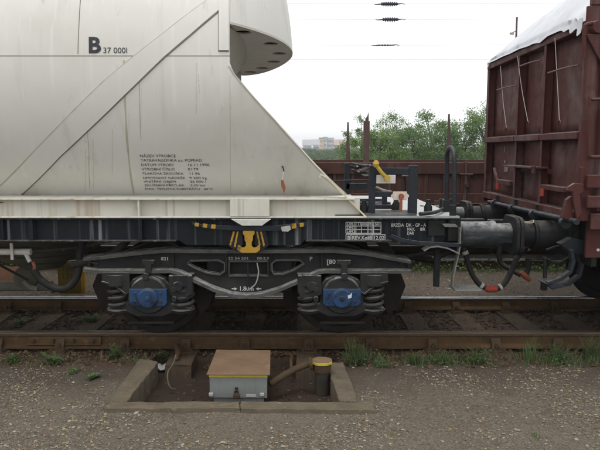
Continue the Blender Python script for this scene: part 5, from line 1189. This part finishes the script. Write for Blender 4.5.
# ================================================================== WEEDS
def weed(label, px, py, h, w, nst, kind, seed, zz=GZ, y=None):
    p = P(px, py, y) if y is not None else PZ(px, py, zz); base = Vector((p.x, p.y, zz if y is None else zz)); rnd = random.Random(seed); vs = []; fs = []; st_ = MB()
    t = thing('weed', label, 'plant', base, 'weeds along the near rail')
    if kind == 'narrow': nst = int(nst*1.7)
    for k in range(nst):
        b = base + Vector((rnd.uniform(-w, w)*.4, rnd.uniform(-.05, .05), -.01)); hh = h*rnd.uniform(.45, 1.15)
        tip = b + Vector((rnd.gauss(0, w*.45), rnd.gauss(-.02, .04), hh)); mid = b.lerp(tip, .5) + Vector((rnd.uniform(-.02, .02), 0, hh*.08))
        if kind == 'grass':
            pts = [b, mid, tip + Vector((rnd.gauss(0, .03), 0, -hh*.12*rnd.random()))]; wd = rnd.uniform(.002, .0045); o = len(vs)
            sd_ = Vector((rnd.uniform(.4, 1), rnd.uniform(-.7, .7), 0)).normalized()
            for q, s in zip(pts, (1, .8, .1)): vs += [q - sd_*wd*s, q + sd_*wd*s]
            fs += [(o, o+1, o+3, o+2), (o+2, o+3, o+5, o+4)]
        else:
            st_.tube([b, mid, tip], [.003, .0024, .001], 5)
            n = int(6+hh*55)
            for j in range(n):
                u = .12+.88*j/n; q = b.lerp(mid, u*2) if u < .5 else mid.lerp(tip, u*2-1); a = rnd.uniform(0, 6.28)
                dr = Vector((math.cos(a), math.sin(a), rnd.uniform(.1, .7))); L = rnd.uniform(.018, .042)*(1.15-u*.6) * (1.5 if kind == 'leafy' else 1); sd_ = dr.cross(Vector((0, 0, 1))).normalized(); o = len(vs); ww = L*(.30 if kind == 'leafy' else .11)
                vs += [q, q + dr*L*.5 + sd_*ww, q + dr*L, q + dr*L*.5 - sd_*ww]; fs.append((o, o+1, o+2, o+3))
    if st_.v: st_.build('stem', M['weed'], t)
    m = MB(); m.v = [tuple(v) for v in vs]; m.f = fs; m.build('leaves', M['weed'], t, smooth=None)
    return t
weed('leafy weed between the rail joint and the pit kerb', 114, 358, .13, .08, 14, 'leafy', 1)
weed('small leafy weed clump under the rail joint, left part', 52, 363, .10, .14, 14, 'leafy', 2)
weed('low leafy weed at far left below the rail', 14, 362, .09, .12, 10, 'leafy', 3)
weed('small weed growing beside the kerb under the rail', 163, 360, .12, .05, 7, 'leafy', 4, zz=-.24)
weed('tiny low weed on the gravel left of the pit', 92, 379, .05, .05, 9, 'leafy', 5)
weed('tall bushy weed above the right pit kerb', 351, 364, .24, .10, 18, 'narrow', 6)
weed('spreading weed right of the tall bushy one', 363, 363, .19, .10, 16, 'narrow', 7)
weed('low weed patch on the gravel edge, left of the grass row', 412, 362, .14, .12, 14, 'narrow', 8)
weed('thin weed patch below the tank wagon step', 440, 363, .14, .16, 16, 'narrow', 9)
weed('weed patch in front of the rail under the hoses', 478, 363, .17, .18, 22, 'narrow', 10)
weed('tall upright grass tuft under the buffers', 531, 361, .24, .12, 44, 'grass', 11)
weed('feathery weed right of the tall grass tuft', 556, 361, .18, .20, 26, 'narrow', 12)
weed('bushy weed clump at the right edge beside the rail', 592, 358, .22, .14, 24, 'narrow', 13)
weed('short grass tuft alone in the foreground gravel', 536, 437, .07, .05, 12, 'grass', 14)
weed('grass stems sprouting behind the yellow capped post', 302, 362, .20, .08, 14, 'grass', 15, zz=-.3)
weed('dry grass tuft on the pit floor left of the post', 304, 386, .12, .08, 20, 'grass', 16, zz=-.42)
weed('leafy weed between the sleepers left of the first wheel', 92, 322, .10, .16, 22, 'leafy', 17, zz=-.19)
weed('small weed between the rails at far left', 20, 324, .07, .12, 14, 'leafy', 18, zz=-.19)
weed('young green shoots on the dark soil beside the grey box pit', 74, 372, .03, .06, 8, 'leafy', 19)
weed('low greenery at the foot of the bushy weed', 380, 366, .07, .12, 14, 'narrow', 20)
# ground grass
rnd = random.Random(5); vs = []; fs = []
def blade(x, y, z, h):
    a = rnd.uniform(0, 6.28); sd_ = Vector((math.cos(a), math.sin(a), 0)); b = Vector((x, y, z)); t_ = b + Vector((rnd.gauss(0, h*.35), rnd.gauss(0, h*.3), h)); w = rnd.uniform(.002, .004); o = len(vs)
    vs.extend([b - sd_*w, b + sd_*w, b.lerp(t_, .6) + sd_*w*.7, t_]); fs.append((o, o+1, o+2, o+3))
for k in range(6000):
    x = rnd.uniform(-3.4, 3.4); y = rnd.gauss(-1.20, .10)
    if x < .6 and rnd.random() < .7: continue
    if in_pit(x, y, .05): continue
    dn = nz(x, y, 1.4, 11)+.15 + (.25 if x > .7 else 0)
    if rnd.random() < dn*1.3: blade(x, y, ground_z(x, y), rnd.uniform(.02, .12))
m = MB(); m.v = [tuple(v) for v in vs]; m.f = fs; tag(m.build('grass', M['weed'], smooth=None), 'sparse short grass growing along the near rail', 'grass', kind='stuff')
vs = []; fs = []
for k in range(5200):
    x = rnd.uniform(-7, 7); y = rnd.gauss(3.25, .16)
    if nz(x, y, 1.1, 21) > -.15:
        a0 = len(vs); blade(x, y, -.2, rnd.uniform(.05, .20))
        for i in range(a0, len(vs)): pass
m = MB(); m.v = [tuple(v) for v in vs]; m.f = fs; tag(m.build('grass', M['weed'], smooth=None), 'strip of weeds in front of the second track', 'grass', kind='stuff')
# low leafy cover along the near rail
vs = []; fs = []
for k in range(5200):
    x = rnd.uniform(-3.4, 3.4); y = rnd.gauss(-1.19, .09)
    if in_pit(x, y, .05) or (x < .45 and rnd.random() < .75): continue
    if nz(x, y, 1.7, 41) > -.02: leaf(vs, fs, Vector((x, y, ground_z(x, y) + abs(rnd.gauss(0, .045)))), Vector((rnd.gauss(0, .6), rnd.gauss(-.4, .5), 1)), rnd.uniform(.012, .034), rnd, rnd.uniform(.2, .55))
m = MB(); m.v = [tuple(v) for v in vs]; m.f = fs; tag(m.build('ground_cover', M['weed'], smooth=None), 'low leafy ground cover along the near rail', 'ground cover', kind='stuff')
# broader leaves in that strip
vs = []; fs = []
for k in range(3000):
    x = rnd.uniform(-7, 7); y = rnd.gauss(3.3, .14)
    if nz(x, y, .9, 31) > -.05: leaf(vs, fs, Vector((x, y, -.19 + abs(rnd.gauss(0, .09)))), Vector((rnd.gauss(0, .6), rnd.gauss(-.5, .5), 1)), rnd.uniform(.03, .07), rnd)
m = MB(); m.v = [tuple(v) for v in vs]; m.f = fs; tag(m.build('ground_cover', M['leafA'], smooth=None), 'low leafy ground cover in front of the second track', 'ground cover', kind='stuff')

# ================================================================== HAZE
hz = bpy.data.materials.new('thin summer haze'); hz.use_nodes = True; hn = hz.node_tree.nodes; hn.clear()
ho = hn.new('ShaderNodeOutputMaterial'); hv = hn.new('ShaderNodeVolumePrincipled'); hv.inputs['Density'].default_value = .0007; hv.inputs['Color'].default_value = (.93, .96, 1, 1); hv.inputs['Anisotropy'].default_value = 0.0
hz.node_tree.links.new(hv.outputs[0], ho.inputs['Volume'])
tag(MB().box(-920, 920, -70, 1420, -4, 30).build('haze', hz, smooth=None), 'thin pale haze over the whole yard', 'haze', kind='stuff')
